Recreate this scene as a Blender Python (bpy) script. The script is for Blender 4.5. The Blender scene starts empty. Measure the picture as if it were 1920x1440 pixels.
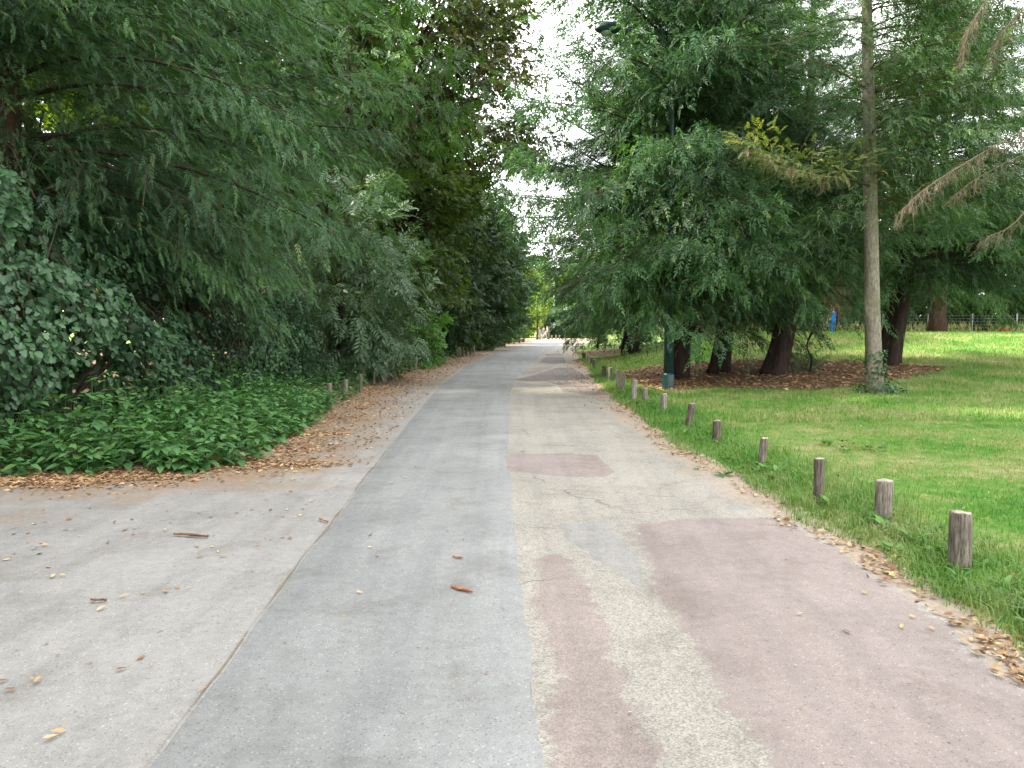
import bpy, bmesh, math, random
import numpy as np
from mathutils import Vector

RAD = math.radians
rng = np.random.default_rng(11)
random.seed(5)
scene = bpy.context.scene
col = scene.collection

# ------------------------------------------------------------------ camera
CAM_H, FPX, PITCH = 1.6, 1442.0, math.atan(106 / 1442)
cam_d = bpy.data.cameras.new('camera')
cam_d.lens = 36.0 * FPX / 1920.0
cam_d.clip_start, cam_d.clip_end = 0.05, 3000
cam = bpy.data.objects.new('camera', cam_d)
cam.location = (0, 0, CAM_H)
cam.rotation_euler = (math.pi / 2 - PITCH, 0, 0)
col.objects.link(cam)
scene.camera = cam

# ------------------------------------------------------------------ sky, sun, exposure
SUN_EL, SUN_AZ = RAD(47), math.atan2(-0.93, 0.16)
S = Vector((math.sin(SUN_AZ) * math.cos(SUN_EL), math.cos(SUN_AZ) * math.cos(SUN_EL), math.sin(SUN_EL)))
w = bpy.data.worlds.new('World'); scene.world = w; w.use_nodes = True
nt = w.node_tree; nt.nodes.clear()
out = nt.nodes.new('ShaderNodeOutputWorld'); bg = nt.nodes.new('ShaderNodeBackground')
sky = nt.nodes.new('ShaderNodeTexSky'); sky.sky_type = 'NISHITA'; sky.sun_disc = False
sky.sun_elevation = SUN_EL; sky.sun_rotation = SUN_AZ; sky.dust_density = 2.0
tc = nt.nodes.new('ShaderNodeTexCoord'); nz = nt.nodes.new('ShaderNodeTexNoise')
nz.inputs['Scale'].default_value = 2.4; nz.inputs['Detail'].default_value = 5
rp = nt.nodes.new('ShaderNodeValToRGB')
rp.color_ramp.elements[0].position = 0.30; rp.color_ramp.elements[0].color = (0.62, 0.62, 0.62, 1)
rp.color_ramp.elements[1].position = 0.62; rp.color_ramp.elements[1].color = (0.97, 0.97, 0.97, 1)
mx = nt.nodes.new('ShaderNodeMix'); mx.data_type = 'RGBA'
mx.inputs[7].default_value = (10.8, 10.75, 10.6, 1)          # thin bright cloud
nt.links.new(tc.outputs['Generated'], nz.inputs['Vector'])
nt.links.new(nz.outputs['Fac'], rp.inputs['Fac'])
nt.links.new(rp.outputs['Color'], mx.inputs[0])
nt.links.new(sky.outputs['Color'], mx.inputs[6])
nt.links.new(mx.outputs[2], bg.inputs['Color'])
bg.inputs['Strength'].default_value = 0.15
nt.links.new(bg.outputs[0], out.inputs[0])

sun_d = bpy.data.lights.new('sun', 'SUN'); sun_d.energy = 5.0; sun_d.angle = RAD(3.0); sun_d.color = (1.0, 0.93, 0.80)
sun = bpy.data.objects.new('sun', sun_d); sun.rotation_euler = (-S).to_track_quat('-Z', 'Y').to_euler()
sun.location = (-30, 10, 40)
col.objects.link(sun)

scene.view_settings.view_transform = 'Standard'
scene.view_settings.look = 'None'
scene.view_settings.gamma = 1.0
scene.view_settings.exposure = 1.62
scene.render.engine = 'CYCLES'
cy = scene.cycles
cy.use_denoising = True
cy.max_bounces = 5; cy.diffuse_bounces = 3; cy.glossy_bounces = 1; cy.transmission_bounces = 4; cy.transparent_max_bounces = 4
cy.caustics_reflective = False; cy.caustics_refractive = False
cy.sample_clamp_indirect = 6.0

# ------------------------------------------------------------------ numeric helpers
def sstep(a, b, x):
    t = np.clip((np.asarray(x, float) - a) / (b - a), 0, 1)
    return t * t * (3 - 2 * t)

_lat = np.random.default_rng(3).random((64, 64, 8))
def vnoise(x, y, k=0):
    x = np.asarray(x, float); y = np.asarray(y, float)
    xi = np.floor(x).astype(int); yi = np.floor(y).astype(int)
    fx = x - xi; fy = y - yi
    fx = fx * fx * (3 - 2 * fx); fy = fy * fy * (3 - 2 * fy)
    L = _lat[..., k % 8]
    a = L[xi % 64, yi % 64]; b = L[(xi + 1) % 64, yi % 64]
    c = L[xi % 64, (yi + 1) % 64]; d = L[(xi + 1) % 64, (yi + 1) % 64]
    return (a * (1 - fx) + b * fx) * (1 - fy) + (c * (1 - fx) + d * fx) * fy
def fbm(x, y, k=0, o=3):
    s = 0; a = .5; t = 0
    for i in range(o):
        s = s + a * vnoise(np.asarray(x) * 2 ** i + 7.3 * i, np.asarray(y) * 2 ** i + 3.1 * i, k + i); t += a; a *= .5
    return s / t

# lane lines as x over y (metres, camera at the origin, looking along +y)
LY = [-6, 2.8, 5.1, 8.6, 13.1, 20.8, 31, 48, 74, 100]
LX = [-1.25, -1.31, -1.42, -1.56, -1.73, -1.96, -1.9, -1.0, 1.3, 5.0]
JY = [-6, 2.8, 4.3, 6, 9.8, 18.3, 24, 30, 45, 64, 89, 100]
JX = [.16, .116, .06, .02, -.05, -.06, .12, .53, 1.7, 3.5, 6.6, 8.2]
RY = [-6, 3.6, 4.85, 7.3, 9.8, 13.1, 19, 30, 45, 56, 89, 100]
RX = [2.4, 2.41, 2.45, 2.38, 2.24, 2.18, 2.25, 2.84, 3.6, 4.4, 9.0, 11.5]
VY = [7.9, 8.4, 9.0, 13.1, 20.8, 35, 56, 89]
VX = [-30, -3.2, -2.95, -3.3, -3.75, -3.2, -2.2, 1.2]
lx = lambda y: np.interp(y, LY, LX)
jx = lambda y: np.interp(y, JY, JX)
rx = lambda y: np.interp(y, RY, RX)
redge = lambda y: rx(y) + .45 * (fbm(np.asarray(y, float) * 1.3, 0 * np.asarray(y, float) + 3, 1, 4) - .5)
VPOLY = np.array([(-30, 7.9), (-6, 7.95), (-4.2, 8.1), (-3.25, 8.35), (-2.9, 9.0), (-3.3, 13.1), (-3.75, 20.8), (-3.2, 35), (-2.2, 56), (1.2, 89)])
def vegdist(x, y):
    p = np.stack([np.asarray(x, float), np.asarray(y, float)], -1)
    best = np.full(p.shape[:-1], 1e9)
    for a, b in zip(VPOLY[:-1], VPOLY[1:]):
        ab = b - a
        t = np.clip(((p - a) @ ab) / (ab @ ab), 0, 1)
        best = np.minimum(best, np.linalg.norm(p - (a + t[..., None] * ab), axis=-1))
    inside = (np.asarray(y) > 7.9) & (np.asarray(x) < np.interp(y, VPOLY[3:, 1], VPOLY[3:, 0]))
    return np.where(inside, -best, best)

def terr(x, y):
    x = np.asarray(x, float); y = np.asarray(y, float)
    u = x - rx(np.clip(y, -6, 100))
    z = 1.28 * sstep(.8, 6.5, u) * sstep(13, 35, y) * (1 - .40 * sstep(35.5, 41, y)) * (1 - .6 * sstep(45, 60, y))
    z = z + .05 * sstep(0, .5, u) * (u > 0)
    z = z + sstep(110, 122, y) * .045 * np.clip(y - 110, 0, 60)
    return z

CP, SP = math.cos(PITCH), math.sin(PITCH)
def ray(px, py):
    cx, cy_ = (px - 960) / FPX, (720 - py) / FPX
    return np.array([cx, CP + cy_ * SP, -SP + cy_ * CP])
def at(px, py, Y):
    d = ray(px, py); return np.array([0, 0, CAM_H]) + d * (Y / d[1])
def G(px, py):
    d = ray(px, py)
    t = np.arange(2, 160, .02)
    P = np.array([0, 0, CAM_H]) + t[:, None] * d
    k = np.argmax(P[:, 2] <= terr(P[:, 0], P[:, 1]))
    return P[k]
def in_frame(P, m=0.12):
    d = P - np.array([0, 0, CAM_H])
    f = d[:, 1] * CP - d[:, 2] * SP; u = d[:, 1] * SP + d[:, 2] * CP
    f = np.maximum(f, .01)
    return (d[:, 1] > .5) & (np.abs(d[:, 0] / f) < .666 + m) & (u / f < .5 + m) & (u / f > -.6)

def norm(v):
    return v / np.maximum(np.linalg.norm(v, axis=-1, keepdims=True), 1e-9)
def basis(d, n):
    x = norm(d); z = norm(n - np.sum(n * x, -1, keepdims=True) * x)
    return np.stack([x, np.cross(z, x), z], -1)          # columns

# ------------------------------------------------------------------ object helpers
def link(o, parent=None):
    col.objects.link(o)
    if parent is not None: o.parent = parent
    return o
def tag(o, label=None, cat=None, group=None, kind=None):
    if label: o['label'] = label
    if cat: o['category'] = cat
    if group: o['group'] = group
    if kind: o['kind'] = kind
    return o
def thing(name, loc, label, cat, group=None):
    o = bpy.data.objects.new(name, None); o.location = tuple(float(v) for v in loc); o.empty_display_size = .2
    link(o); return tag(o, label, cat, group)

TRI = [0]
class Soup:
    def __init__(self): self.V = []; self.F = []; self.A = []; self.M = []; self.n = 0
    def add(self, V, F, a=0.5, m=0):
        V = np.asarray(V, np.float32).reshape(-1, 3); F = np.asarray(F, np.int32).reshape(-1, 3)
        self.V.append(V); self.F.append(F + self.n); self.n += len(V)
        self.A.append(np.broadcast_to(np.asarray(a, np.float32), (len(V),)).copy())
        self.M.append(np.full(len(F), m, np.int32))
    def inst(self, T, P, Rm, Sc, a):
        TV, TF = T; N = len(P)
        if N == 0: return
        Sc = np.asarray(Sc, float)
        Sc = Sc[:, None, None] if Sc.ndim == 1 else Sc[:, None, :]
        V = np.einsum('nij,nkj->nki', Rm, TV[None] * Sc) + P[:, None, :]
        F = TF[None] + (np.arange(N) * len(TV))[:, None, None]
        self.add(V.reshape(-1, 3), F.reshape(-1, 3), np.repeat(a, len(TV)))
    def build(self, name, mats, parent=None, loc=(0, 0, 0), smooth=False):
        if not isinstance(mats, (list, tuple)): mats = [mats]
        V = np.concatenate(self.V) - np.asarray(loc, np.float32); F = np.concatenate(self.F); A = np.concatenate(self.A); M = np.concatenate(self.M)
        me = bpy.data.meshes.new(name)
        me.vertices.add(len(V)); me.vertices.foreach_set('co', V.astype(np.float32).ravel())
        me.loops.add(F.size); me.loops.foreach_set('vertex_index', F.ravel())
        me.polygons.add(len(F)); me.polygons.foreach_set('loop_start', np.arange(0, F.size, 3, dtype=np.int32))
        for m in mats: me.materials.append(m)
        if M.max() > 0: me.polygons.foreach_set('material_index', M)
        if smooth: me.polygons.foreach_set('use_smooth', np.ones(len(F), bool))
        at_ = me.attributes.new('rnd', 'FLOAT', 'POINT'); at_.data.foreach_set('value', A.astype(np.float32))
        me.update(); me.validate()
        TRI[0] += len(F)
        o = bpy.data.objects.new(name, me); link(o, parent)
        if parent is None: o.location = tuple(float(v) for v in loc)
        return o

def tube(s, P, r, n=6, a=.5, cap=True, flute=None, m=0):
    P = np.asarray(P, float); K = len(P); r = np.broadcast_to(np.asarray(r, float), (K,))
    d = norm(np.gradient(P, axis=0))
    ref = np.array([0, 0, 1.]) if abs(d[:, 2]).mean() < .8 else np.array([1., 0, 0])
    u = norm(np.cross(d, ref)); v = np.cross(d, u)
    th = np.arange(n) * 2 * math.pi / n
    rr = r[:, None] * np.ones(n)
    if flute is not None: rr = rr * flute(np.linspace(0, 1, K)[:, None], th[None])
    V = P[:, None] + rr[..., None] * (np.cos(th)[None, :, None] * u[:, None] + np.sin(th)[None, :, None] * v[:, None])
    i, j = np.meshgrid(np.arange(K - 1), np.arange(n), indexing='ij')
    A = i * n + j; B = i * n + (j + 1) % n; C = A + n; D = B + n
    F = np.concatenate([np.stack([A, B, D], -1).reshape(-1, 3), np.stack([A, D, C], -1).reshape(-1, 3)])
    V = V.reshape(-1, 3)
    if cap:
        V = np.concatenate([V, P[:1], P[-1:]]); c0, c1 = K * n, K * n + 1
        k = np.arange(n); k2 = (k + 1) % n
        F = np.concatenate([F, np.stack([k2, k, np.full(n, c0)], -1), np.stack([(K - 1) * n + k, (K - 1) * n + k2, np.full(n, c1)], -1)])
    s.add(V, F, a, m)

def curve_pts(P, K):
    """smooth a short list of control points (Catmull-Rom)"""
    P = np.asarray(P, float); Q = np.concatenate([[2 * P[0] - P[1]], P, [2 * P[-1] - P[-2]]])
    t = np.linspace(0, len(P) - 1 - 1e-6, K); i = t.astype(int); f = (t - i)[:, None]
    a, b, c, d = Q[i], Q[i + 1], Q[i + 2], Q[i + 3]
    return .5 * (2 * b + (c - a) * f + (2 * a - 5 * b + 4 * c - d) * f ** 2 + (3 * b - a - 3 * c + d) * f ** 3)

# ------------------------------------------------------------------ materials
def mat(name):
    m = bpy.data.materials.new(name); m.use_nodes = True
    t = m.node_tree; p = t.nodes['Principled BSDF']
    return m, t, p
def N(t, kind, **kw):
    n = t.nodes.new(kind)
    for k, v in kw.items():
        if k in n.inputs: n.inputs[k].default_value = v
        else: setattr(n, k, v)
    return n
def ramp(t, fac, stops):
    r = t.nodes.new('ShaderNodeValToRGB'); e = r.color_ramp.elements
    while len(e) < len(stops): e.new(.5)
    for q, (p, c) in zip(e, stops): q.position = p; q.color = (*c, 1) if len(c) == 3 else c
    t.links.new(fac, r.inputs['Fac']); return r.outputs['Color']
def mixc(t, fac, a, b, mode='MIX'):
    m = t.nodes.new('ShaderNodeMix'); m.data_type = 'RGBA'; m.blend_type = mode
    for i, v in ((0, fac), (6, a), (7, b)):
        if hasattr(v, 'is_output'): t.links.new(v, m.inputs[i])
        elif i == 0: m.inputs[0].default_value = v
        else: m.inputs[i].default_value = (*v, 1)
    return m.outputs[2]
def noise(t, scale, detail=3, vec=None, rough=.55):
    n = N(t, 'ShaderNodeTexNoise', Scale=scale, Detail=detail, Roughness=rough)
    if vec is None:
        g = t.nodes.new('ShaderNodeNewGeometry'); vec = g.outputs['Position']
    t.links.new(vec, n.inputs['Vector']); return n.outputs['Fac']
def mathn(t, op, a, b=None, clamp=False):
    m = t.nodes.new('ShaderNodeMath'); m.operation = op; m.use_clamp = clamp
    for i, v in enumerate((a, b)):
        if v is None: continue
        if hasattr(v, 'is_output'): t.links.new(v, m.inputs[i])
        else: m.inputs[i].default_value = v
    return m.outputs[0]
def attr(t, name):
    a = t.nodes.new('ShaderNodeAttribute'); a.attribute_name = name; return a.outputs['Fac']
def bump(t, p, h, strength=.4, dist=.01):
    b = N(t, 'ShaderNodeBump', Strength=strength, Distance=dist)
    t.links.new(h, b.inputs['Height']); t.links.new(b.outputs['Normal'], p.inputs['Normal'])

def leaf(name, stops, trans=None, tmix=.3, rough=.5, spec=.35, patch=.35, pscale=.45, tone=.0):
    m, t, p = mat(name)
    c = ramp(t, attr(t, 'rnd'), stops)
    if patch:
        k = ramp(t, noise(t, pscale, 2), [(.33, (1 - patch,) * 3), (.67, (1 + patch * .6, 1 + patch * .6, 1 + patch * .3))])
        c = mixc(t, 1.0, c, k, 'MULTIPLY')
    oi_ = t.nodes.new('ShaderNodeObjectInfo')
    c = mixc(t, 1.0, c, ramp(t, oi_.outputs['Random'], [(0, (1 - tone, 1 - tone, 1 - tone * .8)), (1, (1 + tone * 1.1, 1 + tone, 1 + tone * .5))]), 'MULTIPLY')
    t.links.new(c, p.inputs['Base Color'])
    p.inputs['Roughness'].default_value = rough; p.inputs['Specular IOR Level'].default_value = spec
    tr = t.nodes.new('ShaderNodeBsdfTranslucent')
    tc_ = mixc(t, 1.0, c, trans or (1.5, 1.7, .5), 'MULTIPLY'); t.links.new(tc_, tr.inputs['Color'])
    ms = t.nodes.new('ShaderNodeMixShader'); ms.inputs[0].default_value = tmix
    t.links.new(p.outputs[0], ms.inputs[1]); t.links.new(tr.outputs[0], ms.inputs[2])
    t.links.new(ms.outputs[0], t.nodes['Material Output'].inputs['Surface'])
    return m
def bark(name, a, b, scale=14, stretch=.18, moss=None, bstr=.8):
    m, t, p = mat(name)
    g = t.nodes.new('ShaderNodeNewGeometry'); mp = t.nodes.new('ShaderNodeMapping'); mp.inputs['Scale'].default_value = (1, 1, stretch)
    t.links.new(g.outputs['Position'], mp.inputs['Vector'])
    n1 = noise(t, scale, 6, mp.outputs[0], .65)
    c = ramp(t, n1, [(.3, a), (.7, b)])
    if moss: c = mixc(t, ramp(t, noise(t, 2.2, 4), [(.5, (0, 0, 0)), (.66, (.8,) * 3)]), c, moss)
    t.links.new(c, p.inputs['Base Color']); p.inputs['Roughness'].default_value = .9; p.inputs['Specular IOR Level'].default_value = .2
    bump(t, p, n1, bstr, .03); return m
def plain(name, c, rough=.6, spec=.4, var=.15, scale=6):
    m, t, p = mat(name)
    k = ramp(t, noise(t, scale, 4), [(.3, tuple(v * (1 - var) for v in c)), (.7, tuple(v * (1 + var) for v in c))])
    t.links.new(k, p.inputs['Base Color']); p.inputs['Roughness'].default_value = rough; p.inputs['Specular IOR Level'].default_value = spec
    return m

M = {}
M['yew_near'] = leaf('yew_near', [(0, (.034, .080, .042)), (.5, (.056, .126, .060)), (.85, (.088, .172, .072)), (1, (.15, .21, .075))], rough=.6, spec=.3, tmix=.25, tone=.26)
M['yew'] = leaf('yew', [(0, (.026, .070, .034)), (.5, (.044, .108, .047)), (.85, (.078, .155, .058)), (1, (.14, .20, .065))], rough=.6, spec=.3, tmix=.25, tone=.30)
M['cypress'] = leaf('cypress', [(0, (.046, .102, .058)), (.6, (.074, .148, .076)), (1, (.125, .195, .08))], rough=.6, spec=.3, tmix=.22, tone=.24)
M['spruce'] = leaf('spruce', [(0, (.035, .075, .035)), (.6, (.06, .12, .045)), (1, (.10, .17, .05))], rough=.55, tmix=.2)
M['yellow_spray'] = leaf('yellow_spray', [(0, (.11, .15, .05)), (.6, (.18, .21, .075)), (1, (.26, .255, .11))], rough=.6, tmix=.3)
M['dead_spray'] = leaf('dead_spray', [(0, (.08, .06, .04)), (.6, (.14, .11, .075)), (1, (.19, .155, .11))], trans=(1, 1, 1), rough=.8, tmix=.1)
M['rust_spray'] = leaf('rust_spray', [(0, (.10, .05, .025)), (1, (.20, .10, .05))], trans=(1, 1, 1), rough=.8, tmix=.1)
M['ivy'] = leaf('ivy', [(0, (.018, .052, .022)), (.5, (.032, .084, .036)), (.9, (.062, .132, .054)), (.985, (.08, .14, .06)), (1, (.38, .27, .04))], rough=.40, spec=.4, tmix=.12, patch=.35, pscale=.8)
M['nettle'] = leaf('nettle', [(0, (.045, .125, .040)), (.6, (.070, .175, .055)), (1, (.11, .23, .06))], rough=.55, tmix=.22, patch=.15, pscale=1.5)
M['ash'] = leaf('ash', [(0, (.05, .10, .052)), (.6, (.085, .152, .078)), (1, (.135, .21, .10))], rough=.45, spec=.45, tmix=.2, patch=.2)
M['ash_bright'] = leaf('ash_bright', [(0, (.04, .095, .03)), (.6, (.07, .155, .04)), (1, (.11, .20, .05))], rough=.5, tmix=.3)
M['copper'] = leaf('copper', [(0, (.040, .064, .022)), (.4, (.076, .098, .030)), (.75, (.120, .120, .040)), (.92, (.165, .120, .048)), (1, (.21, .125, .05))], rough=.55, tmix=.3, patch=.5, pscale=.35)
M['copper_low'] = leaf('copper_low', [(0, (.034, .065, .018)), (.5, (.06, .105, .022)), (.9, (.11, .155, .03)), (1, (.17, .20, .04))], rough=.5, tmix=.42)
M['grey_oak'] = leaf('grey_oak', [(0, (.036, .074, .036)), (.6, (.062, .118, .055)), (1, (.105, .165, .078))], rough=.6, spec=.25, tmix=.2, patch=.4, pscale=.3)
M['fresh'] = leaf('fresh', [(0, (.05, .13, .025)), (.6, (.08, .20, .035)), (1, (.13, .27, .05))], rough=.5, tmix=.3, patch=.15)
M['lime'] = leaf('lime', [(0, (.09, .15, .025)), (.6, (.15, .22, .035)), (1, (.24, .29, .05))], rough=.5, tmix=.42)
M['glow'] = leaf('glow', [(0, (.06, .11, .015)), (.6, (.11, .17, .02)), (1, (.18, .22, .03))], rough=.5, tmix=.55, patch=.2)
M['teal_shrub'] = leaf('teal_shrub', [(0, (.05, .095, .06)), (1, (.10, .16, .10))], rough=.5, tmix=.2)
M['backwood'] = leaf('backwood', [(0, (.026, .052, .020)), (.6, (.046, .082, .028)), (1, (.085, .13, .034))], rough=.6, tmix=.3)
M['dry_grass'] = leaf('dry_grass', [(0, (.11, .15, .05)), (.5, (.22, .23, .10)), (1, (.36, .33, .18))], rough=.7, tmix=.25, patch=0)
M['litter'] = leaf('litter', [(0, (.13, .072, .038)), (.4, (.27, .158, .080)), (.8, (.41, .262, .135)), (1, (.52, .38, .22))], trans=(1, 1, 1), rough=.7, tmix=.1, patch=.2, pscale=1.2)
M['litter_pale'] = leaf('litter_pale', [(0, (.15, .075, .04)), (.35, (.27, .15, .075)), (.7, (.40, .28, .15)), (.93, (.45, .37, .20)), (1, (.45, .46, .12))], trans=(1, 1, 1), rough=.7, tmix=.1, patch=0)
M['yew_bark'] = bark('yew_bark', (.010, .007, .006), (.045, .028, .021))
M['red_bark'] = bark('red_bark', (.030, .017, .012), (.095, .052, .036))
M['spruce_bark'] = bark('spruce_bark', (.11, .096, .080), (.30, .262, .215), scale=24, stretch=.45, moss=(.13, .13, .075), bstr=1.0)
M['twig'] = bark('twig', (.05, .045, .022), (.13, .115, .05), scale=30)
M['dead_twig'] = bark('dead_twig', (.075, .06, .042), (.17, .14, .10), scale=30)
M['limb'] = bark('limb', (.022, .016, .012), (.07, .052, .036))
M['lamp_green'] = plain('lamp_green', (.004, .036, .037), .42, .5, .12, 5)
M['lamp_pale'] = plain('lamp_pale', (.25, .45, .36), .5, .4, .1, 5)
M['lamp_glass'] = plain('lamp_glass', (.35, .40, .38), .25, .5, .05, 5)
M['metal'] = plain('metal', (.23, .24, .23), .5, .5, .2, 20)
M['skin'] = plain('skin', (.55, .34, .26), .55, .4, .05)

# grass: world-position patches shared by the turf sheet and the blades
def grass_col(t, base=None):
    n1 = noise(t, .55, 4); n2 = noise(t, 4.2, 5, rough=.65)
    k = mathn(t, 'ADD', mathn(t, 'MULTIPLY', n1, .5), mathn(t, 'MULTIPLY', n2, .5))
    return ramp(t, k, [(.31, (.050, .148, .024)), (.41, (.092, .222, .037)), (.475, (.140, .252, .056)), (.545, (.225, .272, .10)), (.64, (.36, .33, .18))])
def grass_mat(name, dark=0.0):
    m, t, p = mat(name)
    c = grass_col(t)
    k = ramp(t, attr(t, 'rnd'), [(0, (.62, .70, .6)), (.6, (1.05, 1.05, 1.0)), (.92, (1.35, 1.3, 1.25)), (1, (2.1, 1.7, 1.6))])
    c = mixc(t, 1.0, c, k, 'MULTIPLY')
    if dark: c = mixc(t, dark, c, (.075, .190, .034))
    t.links.new(c, p.inputs['Base Color']); p.inputs['Roughness'].default_value = .5; p.inputs['Specular IOR Level'].default_value = .3
    tr = t.nodes.new('ShaderNodeBsdfTranslucent'); t.links.new(mixc(t, 1.0, c, (1.3, 1.4, .6), 'MULTIPLY'), tr.inputs['Color'])
    ms = t.nodes.new('ShaderNodeMixShader'); ms.inputs[0].default_value = .3
    t.links.new(p.outputs[0], ms.inputs[1]); t.links.new(tr.outputs[0], ms.inputs[2]); t.links.new(ms.outputs[0], t.nodes['Material Output'].inputs['Surface'])
    return m
M['grass'] = grass_mat('grass'); M['verge'] = grass_mat('verge', .55)

def soil_col(t):
    a = ramp(t, noise(t, 2.2, 6), [(.3, (.085, .055, .037)), (.7, (.165, .112, .078))])
    v = N(t, 'ShaderNodeTexVoronoi', Scale=26.0); g = t.nodes.new('ShaderNodeNewGeometry'); t.links.new(g.outputs['Position'], v.inputs['Vector'])
    sep = t.nodes.new('ShaderNodeSeparateColor'); t.links.new(v.outputs['Color'], sep.inputs[0])
    lf = ramp(t, sep.outputs[0], [(0, (.10, .055, .03)), (.5, (.19, .11, .055)), (1, (.32, .2, .1))])
    return mixc(t, ramp(t, noise(t, 9, 3), [(.45, (0, 0, 0)), (.62, (.75,) * 3)]), a, lf)

m, t, p = mat('lawn')
b_ = mathn(t, 'ADD', attr(t, 'rnd'), mathn(t, 'MULTIPLY', mathn(t, 'SUBTRACT', noise(t, 1.6, 5), .5), .9))
msk = ramp(t, b_, [(.42, (0, 0, 0)), (.58, (1, 1, 1))])
gc = mixc(t, 1.0, grass_col(t), ramp(t, noise(t, 45, 4), [(.3, (.5, .55, .5)), (.7, (1.1, 1.05, 1.0))]), 'MULTIPLY')
t.links.new(mixc(t, msk, gc, soil_col(t)), p.inputs['Base Color']); p.inputs['Roughness'].default_value = .9; p.inputs['Specular IOR Level'].default_value = .1
bump(t, p, noise(t, 40, 5), .8, .03); M['lawn'] = m

m, t, p = mat('soil'); t.links.new(soil_col(t), p.inputs['Base Color']); p.inputs['Roughness'].default_value = .95; p.inputs['Specular IOR Level'].default_value = .1
bump(t, p, noise(t, 30, 5), .7, .03); M['soil'] = m

def asphalt_col(t, base, grain, agg, gs, blot):
    n = noise(t, .7, 5)
    c = ramp(t, n, [(.28, tuple(v * (1 - blot) for v in base)), (.72, tuple(v * (1 + blot) for v in base))])
    fine = noise(t, gs, 3, rough=.7)
    c = mixc(t, 1.0, c, ramp(t, fine, [(.3, (1 - grain,) * 3), (.7, (1 + grain,) * 3)]), 'MULTIPLY')
    mid = noise(t, 14, 5, rough=.7)
    c = mixc(t, 1.0, c, ramp(t, mid, [(.35, (.91,) * 3), (.65, (1.07,) * 3)]), 'MULTIPLY')
    g = t.nodes.new('ShaderNodeNewGeometry')
    mp = t.nodes.new('ShaderNodeMapping'); mp.inputs['Scale'].default_value = (1, .05, 1); t.links.new(g.outputs['Position'], mp.inputs['Vector'])
    c = mixc(t, 1.0, c, ramp(t, noise(t, 4.5, 4, mp.outputs[0]), [(.32, (.90, .90, .91)), (.5, (1, 1, 1)), (.7, (1.07, 1.06, 1.05))]), 'MULTIPLY')   # wheel wear
    c = mixc(t, 1.0, c, ramp(t, noise(t, 1.7, 8, rough=.7), [(.36, (.84, .83, .81)), (.48, (1, 1, 1)), (.66, (1.05, 1.05, 1.05))]), 'MULTIPLY')     # stains
    if agg:
        ns_ = N(t, 'ShaderNodeTexNoise', Scale=2.5, Detail=5.0); t.links.new(g.outputs['Position'], ns_.inputs['Vector'])
        wp = mixc(t, .28, g.outputs['Position'], ns_.outputs['Color'])
        ve = N(t, 'ShaderNodeTexVoronoi', Scale=.9); ve.feature = 'DISTANCE_TO_EDGE'; t.links.new(wp, ve.inputs['Vector'])
        cr = ramp(t, ve.outputs['Distance'], [(.002, (.45,) * 3), (.0075, (1,) * 3)])
        c = mixc(t, ramp(t, noise(t, .8, 2), [(.48, (0, 0, 0)), (.6, (.9,) * 3)]), c, mixc(t, 1.0, c, cr, 'MULTIPLY'))       # hairline cracks
    v = N(t, 'ShaderNodeTexVoronoi', Scale=130.0); t.links.new(g.outputs['Position'], v.inputs['Vector'])
    sep = t.nodes.new('ShaderNodeSeparateColor'); t.links.new(v.outputs['Color'], sep.inputs[0])
    if agg:
        sp = ramp(t, sep.outputs[0], [(0, (.35,) * 3), (.25, (.75,) * 3), (.6, (1.1,) * 3), (1, (1.45, 1.42, 1.36))])
        c = mixc(t, agg, c, mixc(t, 1.0, c, sp, 'MULTIPLY'))
    else:   # a few pale and dark chips
        sp = ramp(t, sep.outputs[1], [(0, (.65,) * 3), (.03, (.7,) * 3), (.05, (1,) * 3), (.965, (1,) * 3), (.985, (1.4,) * 3)])
        c = mixc(t, 1.0, c, sp, 'MULTIPLY')
    v2 = N(t, 'ShaderNodeTexVoronoi', Scale=5.5); t.links.new(g.outputs['Position'], v2.inputs['Vector'])
    spot = ramp(t, v2.outputs['Distance'], [(.03, (.55,) * 3), (.055, (1,) * 3)])
    return mixc(t, 1.0, c, spot, 'MULTIPLY'), fine
BEIGE = dict(base=(.250, .236, .208), grain=.30, agg=.5, gs=120, blot=.13)
def asphalt(name, base, grain=.25, agg=.0, gs=170, dirtc=(.25, .195, .145), dirt=False, blot=.13, worn=False):
    m, t, p = mat(name)
    c, fine = asphalt_col(t, base, grain, agg, gs, blot)
    if dirt:
        b = mathn(t, 'ADD', attr(t, 'rnd'), mathn(t, 'MULTIPLY', mathn(t, 'SUBTRACT', noise(t, 1.5, 8, rough=.62), .5), 1.7))
        k = ramp(t, b, [(.26, (0, 0, 0)), (.55, (.45,) * 3), (.95, (1, 1, 1))])
        c = mixc(t, k, c, mixc(t, 1.0, dirtc, ramp(t, noise(t, 28, 5), [(.3, (.72,) * 3), (.7, (1.2,) * 3)]), 'MULTIPLY'))
    if worn:      # a patch worn through to the older surface along its rim and in spots
        u, _ = asphalt_col(t, **BEIGE)
        b = mathn(t, 'ADD', attr(t, 'rnd'), mathn(t, 'MULTIPLY', mathn(t, 'SUBTRACT', noise(t, 8, 8, rough=.75), .5), 2.0))
        k = ramp(t, b, [(.34, (0, 0, 0)), (.52, (1, 1, 1))])
        k2 = ramp(t, noise(t, 3.5, 8, rough=.75), [(.60, (1, 1, 1)), (.72, (1 - worn,) * 3)])
        c = mixc(t, mathn(t, 'MULTIPLY', k, k2), u, c)
    t.links.new(c, p.inputs['Base Color']); p.inputs['Roughness'].default_value = .85; p.inputs['Specular IOR Level'].default_value = .25
    bump(t, p, fine, .35, .006)
    return m
M['lane_left'] = asphalt('lane_left', (.196, .200, .197), .22)
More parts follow.
